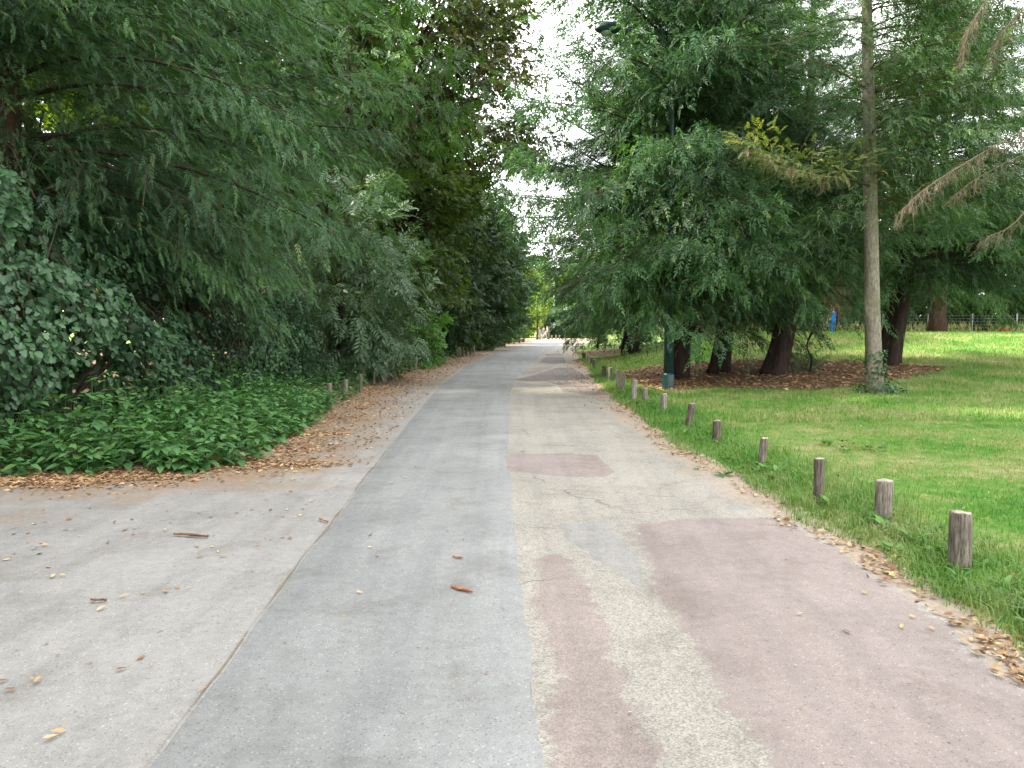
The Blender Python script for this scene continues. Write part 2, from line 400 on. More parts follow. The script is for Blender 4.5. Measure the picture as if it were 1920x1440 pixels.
M['lane_right'] = asphalt('lane_right', (.250, .236, .208), .30, agg=.5, dirt=True, dirtc=(.30, .235, .175), gs=120)
M['patch_red'] = asphalt('patch_red', (.216, .182, .169), .25, worn=.35)
M['patch_red_worn'] = asphalt('patch_red_worn', (.219, .186, .170), .3, agg=.35, blot=.22, worn=.8)
M['patch_dark'] = asphalt('patch_dark', (.170, .150, .142), .25, worn=.3)
M['patch_grey'] = asphalt('patch_grey', (.222, .216, .202), .25, worn=.9)
M['side_path'] = asphalt('side_path', (.230, .224, .213), .2, dirt=True, dirtc=(.225, .160, .105))
M['crack'] = asphalt('crack', (.17, .135, .10), .4)
M['sand'] = asphalt('sand', (.30, .23, .155), .2)

m, t, p = mat('bollard_wood')
g = t.nodes.new('ShaderNodeTexCoord'); mp = t.nodes.new('ShaderNodeMapping'); mp.inputs['Scale'].default_value = (1, 1, .12); t.links.new(g.outputs['Object'], mp.inputs['Vector'])
oi = t.nodes.new('ShaderNodeObjectInfo')
n1 = noise(t, 60, 6, mp.outputs[0], .7)
c = ramp(t, n1, [(.3, (.036, .030, .024)), (.47, (.155, .135, .113)), (.70, (.35, .315, .27))])
c = mixc(t, 1.0, c, ramp(t, oi.outputs['Random'], [(0, (.55, .5, .48)), (1, (1.15, 1.15, 1.15))]), 'MULTIPLY')
t.links.new(c, p.inputs['Base Color']); p.inputs['Roughness'].default_value = .9; p.inputs['Specular IOR Level'].default_value = .15
bump(t, p, n1, 1.0, .012); M['bollard_wood'] = m
M['end_grain'] = plain('end_grain', (.30, .26, .21), .9, .15, .35, 40)
M['end_grain_pale'] = plain('end_grain_pale', (.48, .38, .27), .9, .15, .2, 40)
M['orange_bark'] = plain('orange_bark', (.29, .115, .058), .8, .2, .35, 60)
M['brown_bark'] = plain('brown_bark', (.13, .065, .035), .9, .2, .4, 60)

# ------------------------------------------------------------------ ground sheets
def grid_sheet(name, X, Y, Z, a, material):
    r, c = X.shape
    s = Soup(); i, j = np.meshgrid(np.arange(r - 1), np.arange(c - 1), indexing='ij')
    A = (i * c + j).ravel(); B = A + 1; C = A + c; D = C + 1
    s.add(np.stack([X, Y, Z], -1).reshape(-1, 3), np.concatenate([np.stack([A, B, D], -1), np.stack([A, D, C], -1)]), np.asarray(a).ravel() if np.ndim(a) else a)
    o = s.build(name, material, smooth=True); tag(o, kind='structure'); return o
def yrows(y0, y1, d0=.12, k=.035):
    r = [y0]
    while r[-1] < y1: r.append(r[-1] + d0 + k * max(0, r[-1]) * (.35 + 0 * d0))
    return np.array(r)

# base sheet to the horizon
xs = np.array([-900, -300, -120, -60, -30, -14, 0, 14, 30, 60, 120, 300, 900.]); ys = np.array([-600, -100, -20, 0, 20, 60, 100, 110, 116, 122, 135, 150, 170, 300, 900.])
X, Y = np.meshgrid(xs, ys)
Z = np.where(Y >= 110, terr(np.full_like(X, 0.), Y), 0) - .08
go = grid_sheet('ground', X, Y, Z, .0, M['lawn']); tag(go, 'grassy park ground reaching to the trees', None)

# left side path with leaf dirt towards the planting
yr = yrows(-6, 96, .10); off = np.concatenate([np.linspace(0, 4, 41), np.linspace(4.3, 24, 22)])
X = (lx(yr) + .10)[:, None] - off[None]; Y = np.repeat(yr[:, None], len(off), 1)
D = vegdist(X, Y)
dirt = 1 - sstep(-.3, 2.4, D)
dirt = np.maximum(dirt, sstep(9, 26, Y) * (.78 + 0 * X) * sstep(0, .25, off[None] + 0 * X))
dirt = np.maximum(dirt, .40 * sstep(1.0, 3.5, off[None] + 0 * X) * (Y < 9))
grid_sheet('side_path', X, Y, .0135 + .012 * fbm(X * 1.3, Y * 1.3, 2) * sstep(1.0, 2.5, off)[None], dirt, M['side_path'])
# under-planting soil bed
yr2 = yrows(8.55, 100, .3); off2 = np.linspace(0, 30, 24)
VX2 = np.interp(yr2, VPOLY[3:, 1], VPOLY[3:, 0])
X = VX2[:, None] - off2[None] ** 1.0; Y = np.repeat(yr2[:, None], len(off2), 1) + .25
grid_sheet('planting_bed', X, Y, .02 + .10 * sstep(0, 2, off2)[None] * (.5 + fbm(X, Y, 1)) - .05 * (off2[None] == 0), .5, M['soil'])
# two lanes with an uneven joint
yl = yrows(-6, 100, .05)
jw = jx(yl) + .035 * (fbm(yl * 2.1, 0 * yl, 3, 4) - .5) + .03 * (vnoise(yl * 9, 0 * yl, 5) - .5)
lw = lx(yl) + .03 * (fbm(yl * 1.7, 0 * yl + 5, 4, 3) - .5)
tt = np.linspace(0, 1, 5)
X = lw[:, None] * (1 - tt) + jw[:, None] * tt; Y = np.repeat(yl[:, None], 5, 1)
Z = np.full_like(X, .020); Z[:, 0] = .002; Z[:, 0] -= .0
X = np.concatenate([X[:, :1], X[:, :1] + .015, X[:, 1:-1], X[:, -1:] - .006, X[:, -1:]], 1); Y = np.repeat(yl[:, None], X.shape[1], 1)
Z = np.full_like(X, .020); Z[:, 0] = .012; Z[:, -1] = .010
lane_l = grid_sheet('road', X, Y, Z, 0., M['lane_left'])
tt = np.linspace(0, 1, 22)
re = rx(yl) + .25
X = (jw - .08)[:, None] * (1 - tt) + re[:, None] * tt; Y = np.repeat(yl[:, None], 22, 1)
ed = rx(Y) - X
dl = 1 - sstep(-.1, .75 + .7 * sstep(12, 22, Y), ed) 
grid_sheet('road_lane', X, Y, np.full_like(X, .013), dl * .85, M['lane_right'])
# seam of dirt along the left lane edge
s = Soup(); ysq = np.arange(-2, 11, .03)
wv = .022 * np.clip(fbm(ysq * 2.2, 0 * ysq, 6, 4) - .30, 0, 1) * (.4 + vnoise(ysq * 7, 0 * ysq, 1)) * (1 - sstep(8, 11, ysq)) + .001
cx_ = lx(ysq) - .012 + .03 * (fbm(ysq * 1.7, 0 * ysq + 5, 4, 3) - .5)
X = np.stack([cx_ - wv, cx_ + wv * .8], 1); Y = np.stack([ysq, ysq], 1)
seam = grid_sheet('seam', X, Y, np.full_like(X, .0222), 0., M['crack'])

def inpoly(x, y, P):
    x = np.asarray(x); y = np.asarray(y); r = np.zeros(x.shape, bool)
    for (x1, y1), (x2, y2) in zip(P, np.roll(P, -1, 0)):
        c = ((y1 > y) != (y2 > y)) & (x < (x2 - x1) * (y - y1) / (y2 - y1 + 1e-12) + x1); r ^= c
    return r
def patch(px, material, z, jig=.03, rim=.09):
    P = np.array([G(*q)[:2] for q in px]); Q = []
    n = len(P)
    for i in range(n):
        a, b = P[i], P[(i + 1) % n]; L = np.linalg.norm(b - a); k = max(2, int(L / .06))
        for f in np.arange(k) / k:
            q = a + (b - a) * f; nn = np.array([-(b - a)[1], (b - a)[0]]) / max(L, 1e-6)
            Q.append(q + nn * jig * 2.0 * (fbm(q[0] * 2.6, q[1] * 2.6, 2, 2) - .5) + nn * jig * .8 * (vnoise(q[0] * 17, q[1] * 17, 4) - .5))
    Q = np.array(Q); lo, hi = Q.min(0) - .1, Q.max(0) + .1; h_ = max(.035, float((hi - lo).max()) / 110)
    gx, gy = np.meshgrid(np.arange(lo[0], hi[0], h_), np.arange(lo[1], hi[1], h_)); f_ = np.stack([gx.ravel(), gy.ravel()], -1)
    sd = np.full(len(f_), 1e9)
    for a_, b_ in zip(Q, np.roll(Q, -1, 0)):
        ab = b_ - a_; t_ = np.clip(((f_ - a_) @ ab) / max(ab @ ab, 1e-9), 0, 1); sd = np.minimum(sd, np.linalg.norm(f_ - (a_ + t_[:, None] * ab), axis=1))
    sd = np.where(inpoly(f_[:, 0], f_[:, 1], Q), sd, -sd); k_ = np.clip(sd / rim, 0, 1)
    base_ = .0125 + np.where(f_[:, 0] < jx(f_[:, 1]), .0072, 0)
    zz = base_ + (z - .0125) * k_ - .004 * (sd < 0)
    r_, c_ = gx.shape; ii, jj = np.meshgrid(np.arange(r_ - 1), np.arange(c_ - 1), indexing='ij'); A0 = (ii * c_ + jj).ravel()
    keep_ = (sd[A0] > 0) | (sd[A0 + 1] > 0) | (sd[A0 + c_] > 0) | (sd[A0 + c_ + 1] > 0); A0 = A0[keep_]
    s = Soup(); s.add(np.concatenate([f_, zz[:, None]], 1), np.concatenate([np.stack([A0, A0 + 1, A0 + c_ + 1], -1), np.stack([A0, A0 + c_ + 1, A0 + c_], -1)]), np.where(sd < 0, 0, .12 + .88 * k_))
    o_ = s.build('road_patch', material, smooth=True); me = o_.data; bpy.data.objects.remove(o_)
    o = bpy.data.objects.new('road_patch', me); link(o, lane_l); return o
patch([(943, 858), (960, 853), (1010, 852), (1090, 853), (1122, 857), (1140, 874), (1157, 888), (1140, 897), (1100, 899), (1040, 895), (985, 889), (948, 886)], M['patch_red'], .0160, .02, .04)
pb = [(1160, 982), (1250, 976), (1340, 973), (1440, 971), (1500, 985), (1600, 1045), (1720, 1130), (1880, 1255), (2150, 1450), (2350, 1700), (1580, 1700), (1440, 1450), (1390, 1390), (1330, 1320), (1295, 1240), (1255, 1175), (1215, 1125), (1202, 1060), (1180, 1025)]
patch(pb, M['patch_red'], .0162, .06, .17)
patch([(985, 1052), (1020, 1038), (1060, 1035), (1085, 1055), (1110, 1100), (1140, 1150), (1165, 1200), (1185, 1260), (1200, 1320), (1225, 1390), (1245, 1440), (1330, 1700), (1060, 1700), (1024, 1440), (1010, 1320), (1003, 1250), (993, 1150)], M['patch_red_worn'], .0160, .07, .15)
patch([(1045, 985), (1150, 978), (1180, 1025), (1204, 1060), (1212, 1110), (1195, 1105), (1150, 1080), (1100, 1040), (1060, 1020)], M['patch_grey'], .0150, .03, .03)
patch([(962, 713), (1000, 704), (1042, 690), (1075, 690), (1100, 705), (1128, 730), (1145, 742), (1110, 742), (1080, 738), (1052, 735), (1045, 722), (1020, 716), (990, 716)], M['patch_dark'], .0175, .03, .05)
patch([(985, 692), (1040, 686), (1036, 690), (1000, 701), (974, 706)], M['patch_red_worn'], .0160, .03, .05)
patch([(1010, 680), (1022, 670), (1058, 670), (1062, 681), (1035, 684)], M['patch_dark'], .0175, .03, .05)
patch([(1022, 664), (1050, 662), (1058, 667), (1024, 668)], M['patch_dark'], .0175, .03, .05)
patch([(1100, 748), (1140, 752), (1150, 760), (1118, 760), (1105, 755)], M['patch_grey'], .0160, .04, .03)
patch([(1365, 948), (1410, 950), (1420, 962), (1380, 966), (1350, 958)], M['patch_grey'], .0160, .03, .03)

# lawn on the right with a low crest
MUL = [np.array([G(*q)[:2] for q in L]) for L in (
    [(1150, 702), (1205, 688), (1330, 679), (1480, 676), (1640, 679), (1790, 690), (1680, 715), (1600, 726), (1500, 733), (1350, 727), (1290, 731), (1240, 735), (1190, 722)],
    [(1075, 662), (1130, 655), (1200, 648), (1260, 650), (1180, 660), (1100, 668)])]
def bare(x, y):
    acc = 0
    for dx, dy in ((0, 0), (.35, 0), (-.35, 0), (0, .5), (0, -.5), (.25, .35), (-.25, .35), (.25, -.35), (-.25, -.35)):
        acc = acc + np.maximum.reduce([inpoly(x + dx, y + dy, P).astype(float) for P in MUL])
    return acc / 9
yr = np.concatenate([yrows(-6, 14, .10), np.arange(14.3, 60, .28), np.arange(60, 113, 1.2)])
off = np.concatenate([np.linspace(0, .6, 9), np.arange(.75, 16, .28), np.arange(16.5, 32, .8), np.linspace(33, 90, 14)])
X = rx(yr)[:, None] + .45 * (fbm(yr * 1.3, 0 * yr + 3, 1, 4) - .5)[:, None] * (1 - sstep(0, 1, off))[None] + off[None]
Y = np.repeat(yr[:, None], len(off), 1)
ba = np.maximum(bare(X, Y), .55 * (1 - sstep(0, .35, off))[None] + 0 * X)
Z = terr(X, Y) + .035 * (fbm(X * 1.2, Y * 1.2, 5, 3) - .5) * sstep(.2, 1.2, off)[None] - .045 * (off[None] == 0)
lawn_o = grid_sheet('lawn', X, Y, Z, ba, M['lawn'])
# sandy clearing at the far end
th = np.linspace(0, 2 * math.pi, 49)[:-1]
V = [(12 + 22 * math.cos(a) * (1 + .1 * math.sin(3 * a)), 100 + 13 * math.sin(a), .004) for a in th]
V = [(x, max(y, 90.5), .03) for x, y, z in V]
me = bpy.data.meshes.new('sandy_clearing'); me.from_pydata(V, [], [tuple(range(48))]); me.materials.append(M['sand'])
tag(link(bpy.data.objects.new('sandy_clearing', me)), kind='structure')

#@@PLANTS
# ------------------------------------------------------------------ leaf templates (V, F); x = growing direction, z = upper side
def rhomb(V, F, base, tip, width, bend=0.0, nrm=(0, 0, 1), peak=.45, fold=0.0):
    base = np.array(base, float); tip = np.array(tip, float); d = tip - base
    sd = np.cross(np.array(nrm, float), d); sd = sd / max(np.linalg.norm(sd), 1e-9) * width / 2
    mid = base + d * peak + np.array(nrm) * bend
    n = len(V); V += [base, mid - sd + np.array(nrm) * fold, tip, mid + sd + np.array(nrm) * fold]
    F += [(n, n + 1, n + 2), (n, n + 2, n + 3)]
def T_(V, F): return (np.array(V, float), np.array(F, np.int32))
def yew_spray(n, wid, seed, ln=.36):
    r = np.random.default_rng(seed); V = []; F = []
    for i in range(n):
        x = .06 + .88 * i / n; z = -.30 * x * x
        for s_ in (-1, 1):
            a = RAD(r.uniform(22, 52)); L = ln * (1.05 - .5 * x) * r.uniform(.75, 1.15)
            rhomb(V, F, (x, 0, z), (x + L * math.cos(a), s_ * L * math.sin(a), z - L * r.uniform(.05, .45)), wid * r.uniform(.8, 1.2), nrm=(r.uniform(-.25, .25), r.uniform(-.25, .25), 1))
    rhomb(V, F, (.6, 0, -.1), (1.12, 0, -.42), wid * 1.1)
    if n > 4: rhomb(V, F, (0, 0, 0), (.8, 0, -.2), wid * .45)
    return T_(V, F)
YEW = [yew_spray(5, .062, k, .30) for k in range(6)]
YEWF = [yew_spray(4, .085, 20 + k, .32) for k in range(6)]
YEWX = [yew_spray(2, .20, 30 + k, .55) for k in range(4)]
def twig(nl, lw, seed, ln=.42):
    r = np.random.default_rng(seed); V = []; F = []
    for i in range(nl):
        x = .1 + .6 * i / max(nl - 1, 1); s_ = 1 if i % 2 else -1; a = s_ * RAD(r.uniform(25, 75)) * (1 - .6 * x)
        L = ln * r.uniform(.75, 1.15)
        rhomb(V, F, (x, 0, -.1 * x), (x + L * math.cos(a), L * math.sin(a), -.1 * x + L * r.uniform(-.45, .2)), L * lw, nrm=(r.uniform(-.4, .4), r.uniform(-.4, .4), 1), fold=L * .06)
    return T_(V, F)
BROAD = [twig(6, .62, 40 + k) for k in range(5)]
SMALL = [twig(8, .55, 50 + k, .30) for k in range(5)]
BIGLF = [twig(3, .75, 60 + k, .62) for k in range(4)]
def compound(np_, seed):
    r = np.random.default_rng(seed); V = []; F = []
    for i in range(np_):
        x = .2 + .7 * i / np_; z = -.35 * x * x
        for s_ in (-1, 1):
            a = RAD(r.uniform(48, 66)); L = .34 * (1 - .25 * abs(x - .5)) * r.uniform(.85, 1.1)
            rhomb(V, F, (x, 0, z), (x + L * math.cos(a), s_ * L * math.sin(a), z - L * r.uniform(.15, .5)), L * .30, nrm=(0, -.2 * s_, 1), fold=.01)
    rhomb(V, F, (.9, 0, -.28), (1.2, 0, -.5), .10); rhomb(V, F, (0, 0, 0), (.9, 0, -.28), .02)
    return T_(V, F)
COMP = [compound(5, 70 + k) for k in range(4)]
def ivy_leaf(seed):
    r = np.random.default_rng(seed)
    o = [(0, 0), (-.16, .26), (.10, .50), (.32, .33), (.60, .36), (1.0, 0), (.60, -.36), (.32, -.33), (.10, -.50), (-.16, -.26)]
    V = [(.28, 0, .07)] + [(x + r.uniform(-.03, .03), y + r.uniform(-.03, .03), -.10 * (abs(y) * 1.6 + max(x - .5, 0)) + r.uniform(-.03, .03)) for x, y in o]
    F = [(0, i + 1, (i + 1) % 10 + 1) for i in range(10)]
    return T_(V, F)
IVY = [ivy_leaf(k) for k in range(4)]
def ovate(seed, wd=.55):
    r = np.random.default_rng(seed)
    V = [(0, 0, 0), (.28, wd / 2, .05), (.65, wd * .33, -.02), (1, 0, -.16), (.65, -wd * .33, -.02), (.28, -wd / 2, .05), (.32, 0, -.01), (.68, 0, -.05)]
    F = [(0, 6, 1), (1, 6, 7), (1, 7, 2), (2, 7, 3), (0, 5, 6), (5, 4, 7), (5, 7, 6), (4, 3, 7)]
    return T_(V, F)
OVATE = ovate(1); LANCE = ovate(2, .3)
def curl(seed):
    r = np.random.default_rng(seed); c = r.uniform(.05, .35)
    V = [(-.5, 0, .02 + c * .3), (-.15, .26, c * r.uniform(.4, 1)), (.25, .2, c * r.uniform(.3, .8)), (.5, 0, c * .5), (.2, -.22, c * r.uniform(.3, 1)), (-.2, -.24, c * r.uniform(.3, 1)), (0, 0, .015)]
    F = [(6, i, (i + 1) % 6) for i in range(6)]; return T_(V, F)
CURL = [curl(k) for k in range(8)]
FLATL = [T_([(-.5, 0, .05), (.05, .28, .1), (.5, 0, .06), (0, -.28, .02)], [(0, 1, 2), (0, 2, 3)]), T_([(-.5, 0, .02), (0, .2, .16), (.5, 0, .12), (0, -.25, .04)], [(0, 1, 2), (0, 2, 3)])]
BLADE1 = T_([(0, -.5, 0), (0, .5, 0), (.35, 0, 1)], [(0, 1, 2)])

def put(s, Ts, P, d, n, size, a, r):
    k = r.integers(0, len(Ts), len(P))
    for i, T in enumerate(Ts):
        q = k == i
        if q.any(): s.inst(T, P[q], basis(d[q], n[q]), size[q], a[q])

# ------------------------------------------------------------------ trees
def trunk_part(tree, base, pts, radii, material, n=18, flute=.10, seed=0, name='trunk', flare=1.0):
    s = Soup(); ph = np.random.default_rng(seed).uniform(0, 6.28, 4)
    K = max(10, len(pts) * 4); P = curve_pts(pts, K); r = np.interp(np.linspace(0, 1, K), np.linspace(0, 1, len(radii)), radii)
    f = lambda t, a: 1 + flute * np.sin(5 * a + ph[0] + 2 * t) + flute * .7 * np.sin(3 * a + ph[1] - 4 * t) + flute * .4 * np.sin(9 * a + ph[2] + 7 * t) + flare * .55 * np.exp(-t * 14) * (1 + .5 * np.sin(4 * a + ph[3]))
    tube(s, P, r, n, .5, True, f)
    return s.build(name, material, tree, base, smooth=True), P

# a conifer is a trunk that carries many boughs; the boughs share a few meshes per kind
BL = 4.5
def bough_mesh(leafm, barkm, curv, droop, seed, Ts, size, ns=46, gap=.10, secl=.40):
    r = np.random.default_rng(seed); K = 12; t = np.linspace(0, 1, K)
    ev = RAD(curv) * t ** .8; av = np.cumsum(r.normal(0, .07, K))
    st = np.stack([np.cos(ev) * np.cos(av), np.cos(ev) * np.sin(av), np.sin(ev)], -1) * (BL / (K - 1))
    B = np.concatenate([[np.zeros(3)], np.cumsum(st, 0)[:-1]])
    s = Soup(); tube(s, B, np.linspace(.034, .006, K), 5, .5, False)
    tb = np.sort(.04 + .96 * r.random(ns) ** .85); sd = np.where(np.arange(ns) % 2, 1., -1.)
    bp = np.stack([np.interp(tb, t, B[:, k]) for k in range(3)], -1); bd = norm(np.stack([np.interp(tb, t, st[:, k]) for k in range(3)], -1))
    side = norm(np.cross(bd, [0, 0, 1.])); an = np.radians(r.uniform(22, 78, ns))[:, None]
    d2 = norm(np.cos(an) * bd + np.sin(an) * side * sd[:, None] + np.stack([0 * tb, 0 * tb, r.normal(.05, .30, ns)], -1))
    l2 = BL * secl * (1.08 - .74 * tb) * r.uniform(.45, 1.25, ns)
    Ps, D2, U = [], [], []
    for q in range(ns):
        m_ = max(3, int(l2[q] / gap)); u = (np.arange(m_) + .5) / m_; wig = np.cumsum(r.normal(0, .02, (m_, 3)), 0)
        P = bp[q] + d2[q] * (l2[q] * u)[:, None] + wig; P[:, 2] -= (l2[q] * u) ** 2 * .28 * droop
        if q % 2 == 0: tube(s, P[:: max(1, m_ // 3)] if m_ > 3 else P, .006, 3, .5, False)
        Ps.append(P); D2.append(np.repeat(d2[q:q + 1], m_, 0)); U.append(u)
    P = np.concatenate(Ps); d2r = np.concatenate(D2); ur = np.concatenate(U); n_ = len(P)
    P = P + r.normal(0, .05, P.shape)
    d = d2r + r.normal(0, .40, (n_, 3)); d[:, 2] -= droop * (.35 + .9 * ur) * r.uniform(.3, 1.6, n_)
    nm = np.array([0, 0, .8]) + r.normal(0, .7, (n_, 3)) + .25 * d2r
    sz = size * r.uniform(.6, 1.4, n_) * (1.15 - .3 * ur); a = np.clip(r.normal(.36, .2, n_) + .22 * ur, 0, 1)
    nb_ = len(s.F); put(s, Ts, P, d, nm, sz, a, r)
    for k in range(nb_, len(s.M)): s.M[k][:] = 1
    o = s.build('bough', [M[barkm], M[leafm]]); me = o.data; bpy.data.objects.remove(o); return me
KINDS = [(-58, 1.1), (-36, .95), (-16, .75), (-4, .35)]
SETS = {}
def bough_set(leafm, Ts, size, seeds, **kw):
    SETS[leafm] = [[bough_mesh(leafm, 'limb', c, dr, 1000 + 31 * k + 7 * q + len(SETS) * 301, Ts, size, **(dict(kw, secl=.19, gap=.085) if k == 3 else kw)) for q in range(seeds)] for k, (c, dr) in enumerate(KINDS)]
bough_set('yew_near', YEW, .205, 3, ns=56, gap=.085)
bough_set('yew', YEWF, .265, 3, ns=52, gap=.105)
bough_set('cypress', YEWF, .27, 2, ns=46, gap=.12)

def conifer(name, label, base, H, Rm, clear, nb, seed, leafm='yew', barkm='yew_bark', tr=.4, trunk=None, e0=(8, 55), e1=(-30, 5), prof=None, group=None, cat='tree', extra=(), voids=()):
    r = np.random.default_rng(seed); base = np.asarray(base, float)
    tree = thing(name, base, label, cat, group)
    if trunk is None: trunk = [base + (0, 0, -.15), base + (.1, 0, H * .3), base + (.0, .1, H * .65), base + (.1, 0, H)]
    _, TP = trunk_part(tree, base, trunk, [tr, tr * .82, tr * .5, .04], M[barkm], seed=seed, flute=.14)
    prof = prof or (lambda h: (1 - h) ** .55 * (.75 + .25 * min(h / .15, 1)))
    jobs = []
    for i in range(nb):
        hn = ((i + r.random()) / nb) ** .95; h = clear + (H * .97 - clear) * hn
        jobs.append((h, hn, i * 2.39996 + r.normal(0, .35), max(.35, Rm * prof(hn) * r.uniform(.62, 1.12)), None))
    for (h, az, L, el) in extra: jobs.append((h, 0, RAD(az), L, el))
    for h, hn, az, L, el in jobs:
        p0 = np.array([np.interp(base[2] + h, TP[:, 2], TP[:, k]) for k in range(3)])
        if el is None: a0 = e0[0] + (e0[1] - e0[0]) * hn + r.normal(0, 11); a1 = e1[0] + (e1[1] - e1[0]) * hn + r.normal(0, 12)
        else: a0, a1 = el[0] + r.normal(0, 3), el[1]
        c = a1 - a0; k = int(np.argmin([abs(c - q[0]) for q in KINDS]))
        tip = p0 + L * np.array([math.cos(RAD(a0 + c * .4)) * math.cos(az), math.cos(RAD(a0 + c * .4)) * math.sin(az), math.sin(RAD(a0 + c * .4))])
        skip = el is None and not in_frame(np.array([p0, (p0 + tip) / 2, tip]), .10).any() and r.random() < .62
        skip |= el is None and math.sin(az) > .35 and r.random() < .5
        for vc, vd, vr in voids:                       # thin spots in the crown
            vd_ = norm(np.array(vd, float))
            for f in (.3, .45, .6, .75, .9, 1.):
                w_ = p0 + (tip - p0) * f - np.array(vc, float); w_[2] -= .25
                if np.linalg.norm(w_ - (w_ @ vd_) * vd_) < vr: skip = True
        if skip: continue
        o = bpy.data.objects.new('bough', SETS[leafm][k][int(r.integers(0, len(SETS[leafm][k])))])
        o.location = tuple(p0 - base); o.rotation_mode = 'XYZ'
        o.rotation_euler = (r.normal(0, .22), -RAD(a0), az)
        s_ = L / BL; o.scale = (s_, s_ * r.choice([-1, 1]) * r.uniform(.85, 1.15), s_ * r.uniform(.85, 1.15)); link(o, tree)
    return tree

def broadleaf(name, label, base, H, R, zlo, nclump, per, seed, leafm, Ts=BROAD, size=.4, cr=.6, tr=.22, off=(0, 0), group=None, cat='tree', barkm='limb', flat=.6, lump=.28, thin=.35, low=None, TsF=BIGLF, inner=.5, trunk=True):
    r = np.random.default_rng(seed); base = np.asarray(base, float)
    tree = thing(name, base, label, cat, group)
    c = base + (off[0], off[1], (zlo + H) / 2); rz = (H - zlo) / 2
    if trunk:
        tp = [base + (0, 0, -.15), base + (off[0] * .2, off[1] * .2, H * .3), base + (off[0] * .7, off[1] * .7, H * .6), base + (off[0], off[1], H * .93)]
        _, TP = trunk_part(tree, base, tp, [tr, tr * .8, tr * .5, .03], M[barkm], seed=seed, flute=.05)
    u = norm(r.normal(0, 1, (nclump, 3)))
    th = np.arctan2(u[:, 1], u[:, 0])
    rad = (inner + (1 - inner) * r.random(nclump) ** .55) * (1 + lump * (np.sin(3 * th + seed) * np.cos(4 * u[:, 2] + seed) + .6 * np.sin(7 * th + 5 * u[:, 2] + seed * 2)))
    C = c + u * rad[:, None] * np.array([R, R, rz])
    C[:, 2] = np.maximum(C[:, 2], base[2] + .25)
    if trunk:
        limb = Soup()
        for q in C[: max(8, nclump // 3)]:
            h = base[2] + (q[2] - base[2]) * r.uniform(.35, .75)
            p0 = np.array([np.interp(h, TP[:, 2], TP[:, k]) for k in range(3)])
            md = (p0 + q) / 2 + r.normal(0, .12, 3) * np.linalg.norm(q - p0) * .5 + (0, 0, .1)
            tube(limb, curve_pts([p0, md, q], 7), np.linspace(tr * .25, .01, 7), 5, r.random(), False)
        limb.build('limbs', M['limb'], tree, base, smooth=True)
    n_ = nclump * per
    ci = np.repeat(np.arange(nclump), per)
    crs = (cr * r.uniform(.6, 1.35, nclump))[ci]
    o = r.normal(0, 1, (n_, 3)); o = o / np.maximum(np.linalg.norm(o, axis=1, keepdims=True), .4) * (r.random((n_, 1)) ** .5)
    P = C[ci] + o * crs[:, None] * np.array([1.15, 1.15, flat])
    P[:, 2] = np.maximum(P[:, 2], base[2] + .08)
    outw = norm(P - c)
    d = outw * .6 + o * .7 + r.normal(0, .5, (n_, 3)); d[:, 2] -= .25
    nm = np.array([0, 0, 1.]) * .9 + outw * .5 + r.normal(0, .45, (n_, 3))
    sz = size * r.uniform(.7, 1.3, n_); a = np.clip(r.normal(.42, .18, n_) + r.normal(0, .16, nclump)[ci], 0, 1)
    fr = in_frame(P, .05)
    sA = Soup(); put(sA, Ts, P[fr], d[fr], nm[fr], sz[fr], a[fr], r)
    q = ~fr & (r.random(n_) < thin); put(sA, TsF, P[q], d[q], nm[q], sz[q] * 1.8, a[q], r)
    cr_ = sA.build('crown', M[leafm], tree, base); cr_['kind'] = 'stuff'
    return tree

def thicket(name, label, path, hgt, wid, n, leafm, Ts, size, seed, z0=None, thin=.35):
    """woodland edge that reads as one mass"""
    r = np.random.default_rng(seed); path = np.asarray(path, float)
    L = np.concatenate([[0], np.cumsum(np.linalg.norm(np.diff(path, axis=0), axis=1))])
    s_ = r.random(n) * L[-1]; xy = np.stack([np.interp(s_, L, path[:, k]) for k in range(2)], -1)
    hh = (hgt(s_ / L[-1]) if callable(hgt) else hgt) * (.6 + .75 * fbm(s_ * .22, 0 * s_ + seed, seed, 3))
    v = r.random(n) ** .8
    tn = norm(np.stack([np.gradient(np.interp(s_, L, path[:, 0])) * 0 + (np.interp(s_ + .5, L, path[:, 0]) - np.interp(s_ - .5, L, path[:, 0])), np.interp(s_ + .5, L, path[:, 1]) - np.interp(s_ - .5, L, path[:, 1])], -1))
    nn = np.stack([tn[:, 1], -tn[:, 0]], -1)
    lump = (fbm(s_ * .45, v * hh * .6 + seed, seed + 1, 3) - .5) * 2.4
    o = (lump + r.normal(0, .3, n)) * wid * (1.1 - .4 * v)
    P = np.concatenate([xy + nn * o[:, None], (v * hh)[:, None]], 1)
    P[:, 2] += terr(P[:, 0], P[:, 1]) if z0 is None else z0
    d = np.concatenate([nn * .7, np.full((n, 1), -.2)], 1) + r.normal(0, .55, (n, 3)); nm = np.array([0, 0, .9]) + np.concatenate([nn * .4, np.zeros((n, 1))], 1) + r.normal(0, .45, (n, 3))
    fr = in_frame(P, .1) | (r.random(n) < thin); a = np.clip(r.normal(.4, .2, n), 0, 1)
    sp = Soup(); put(sp, Ts, P[fr], d[fr], nm[fr], size * r.uniform(.7, 1.35, fr.sum()), a[fr], r)
    o_ = sp.build(name, M[leafm]); return tag(o_, label, 'woodland', kind='stuff')

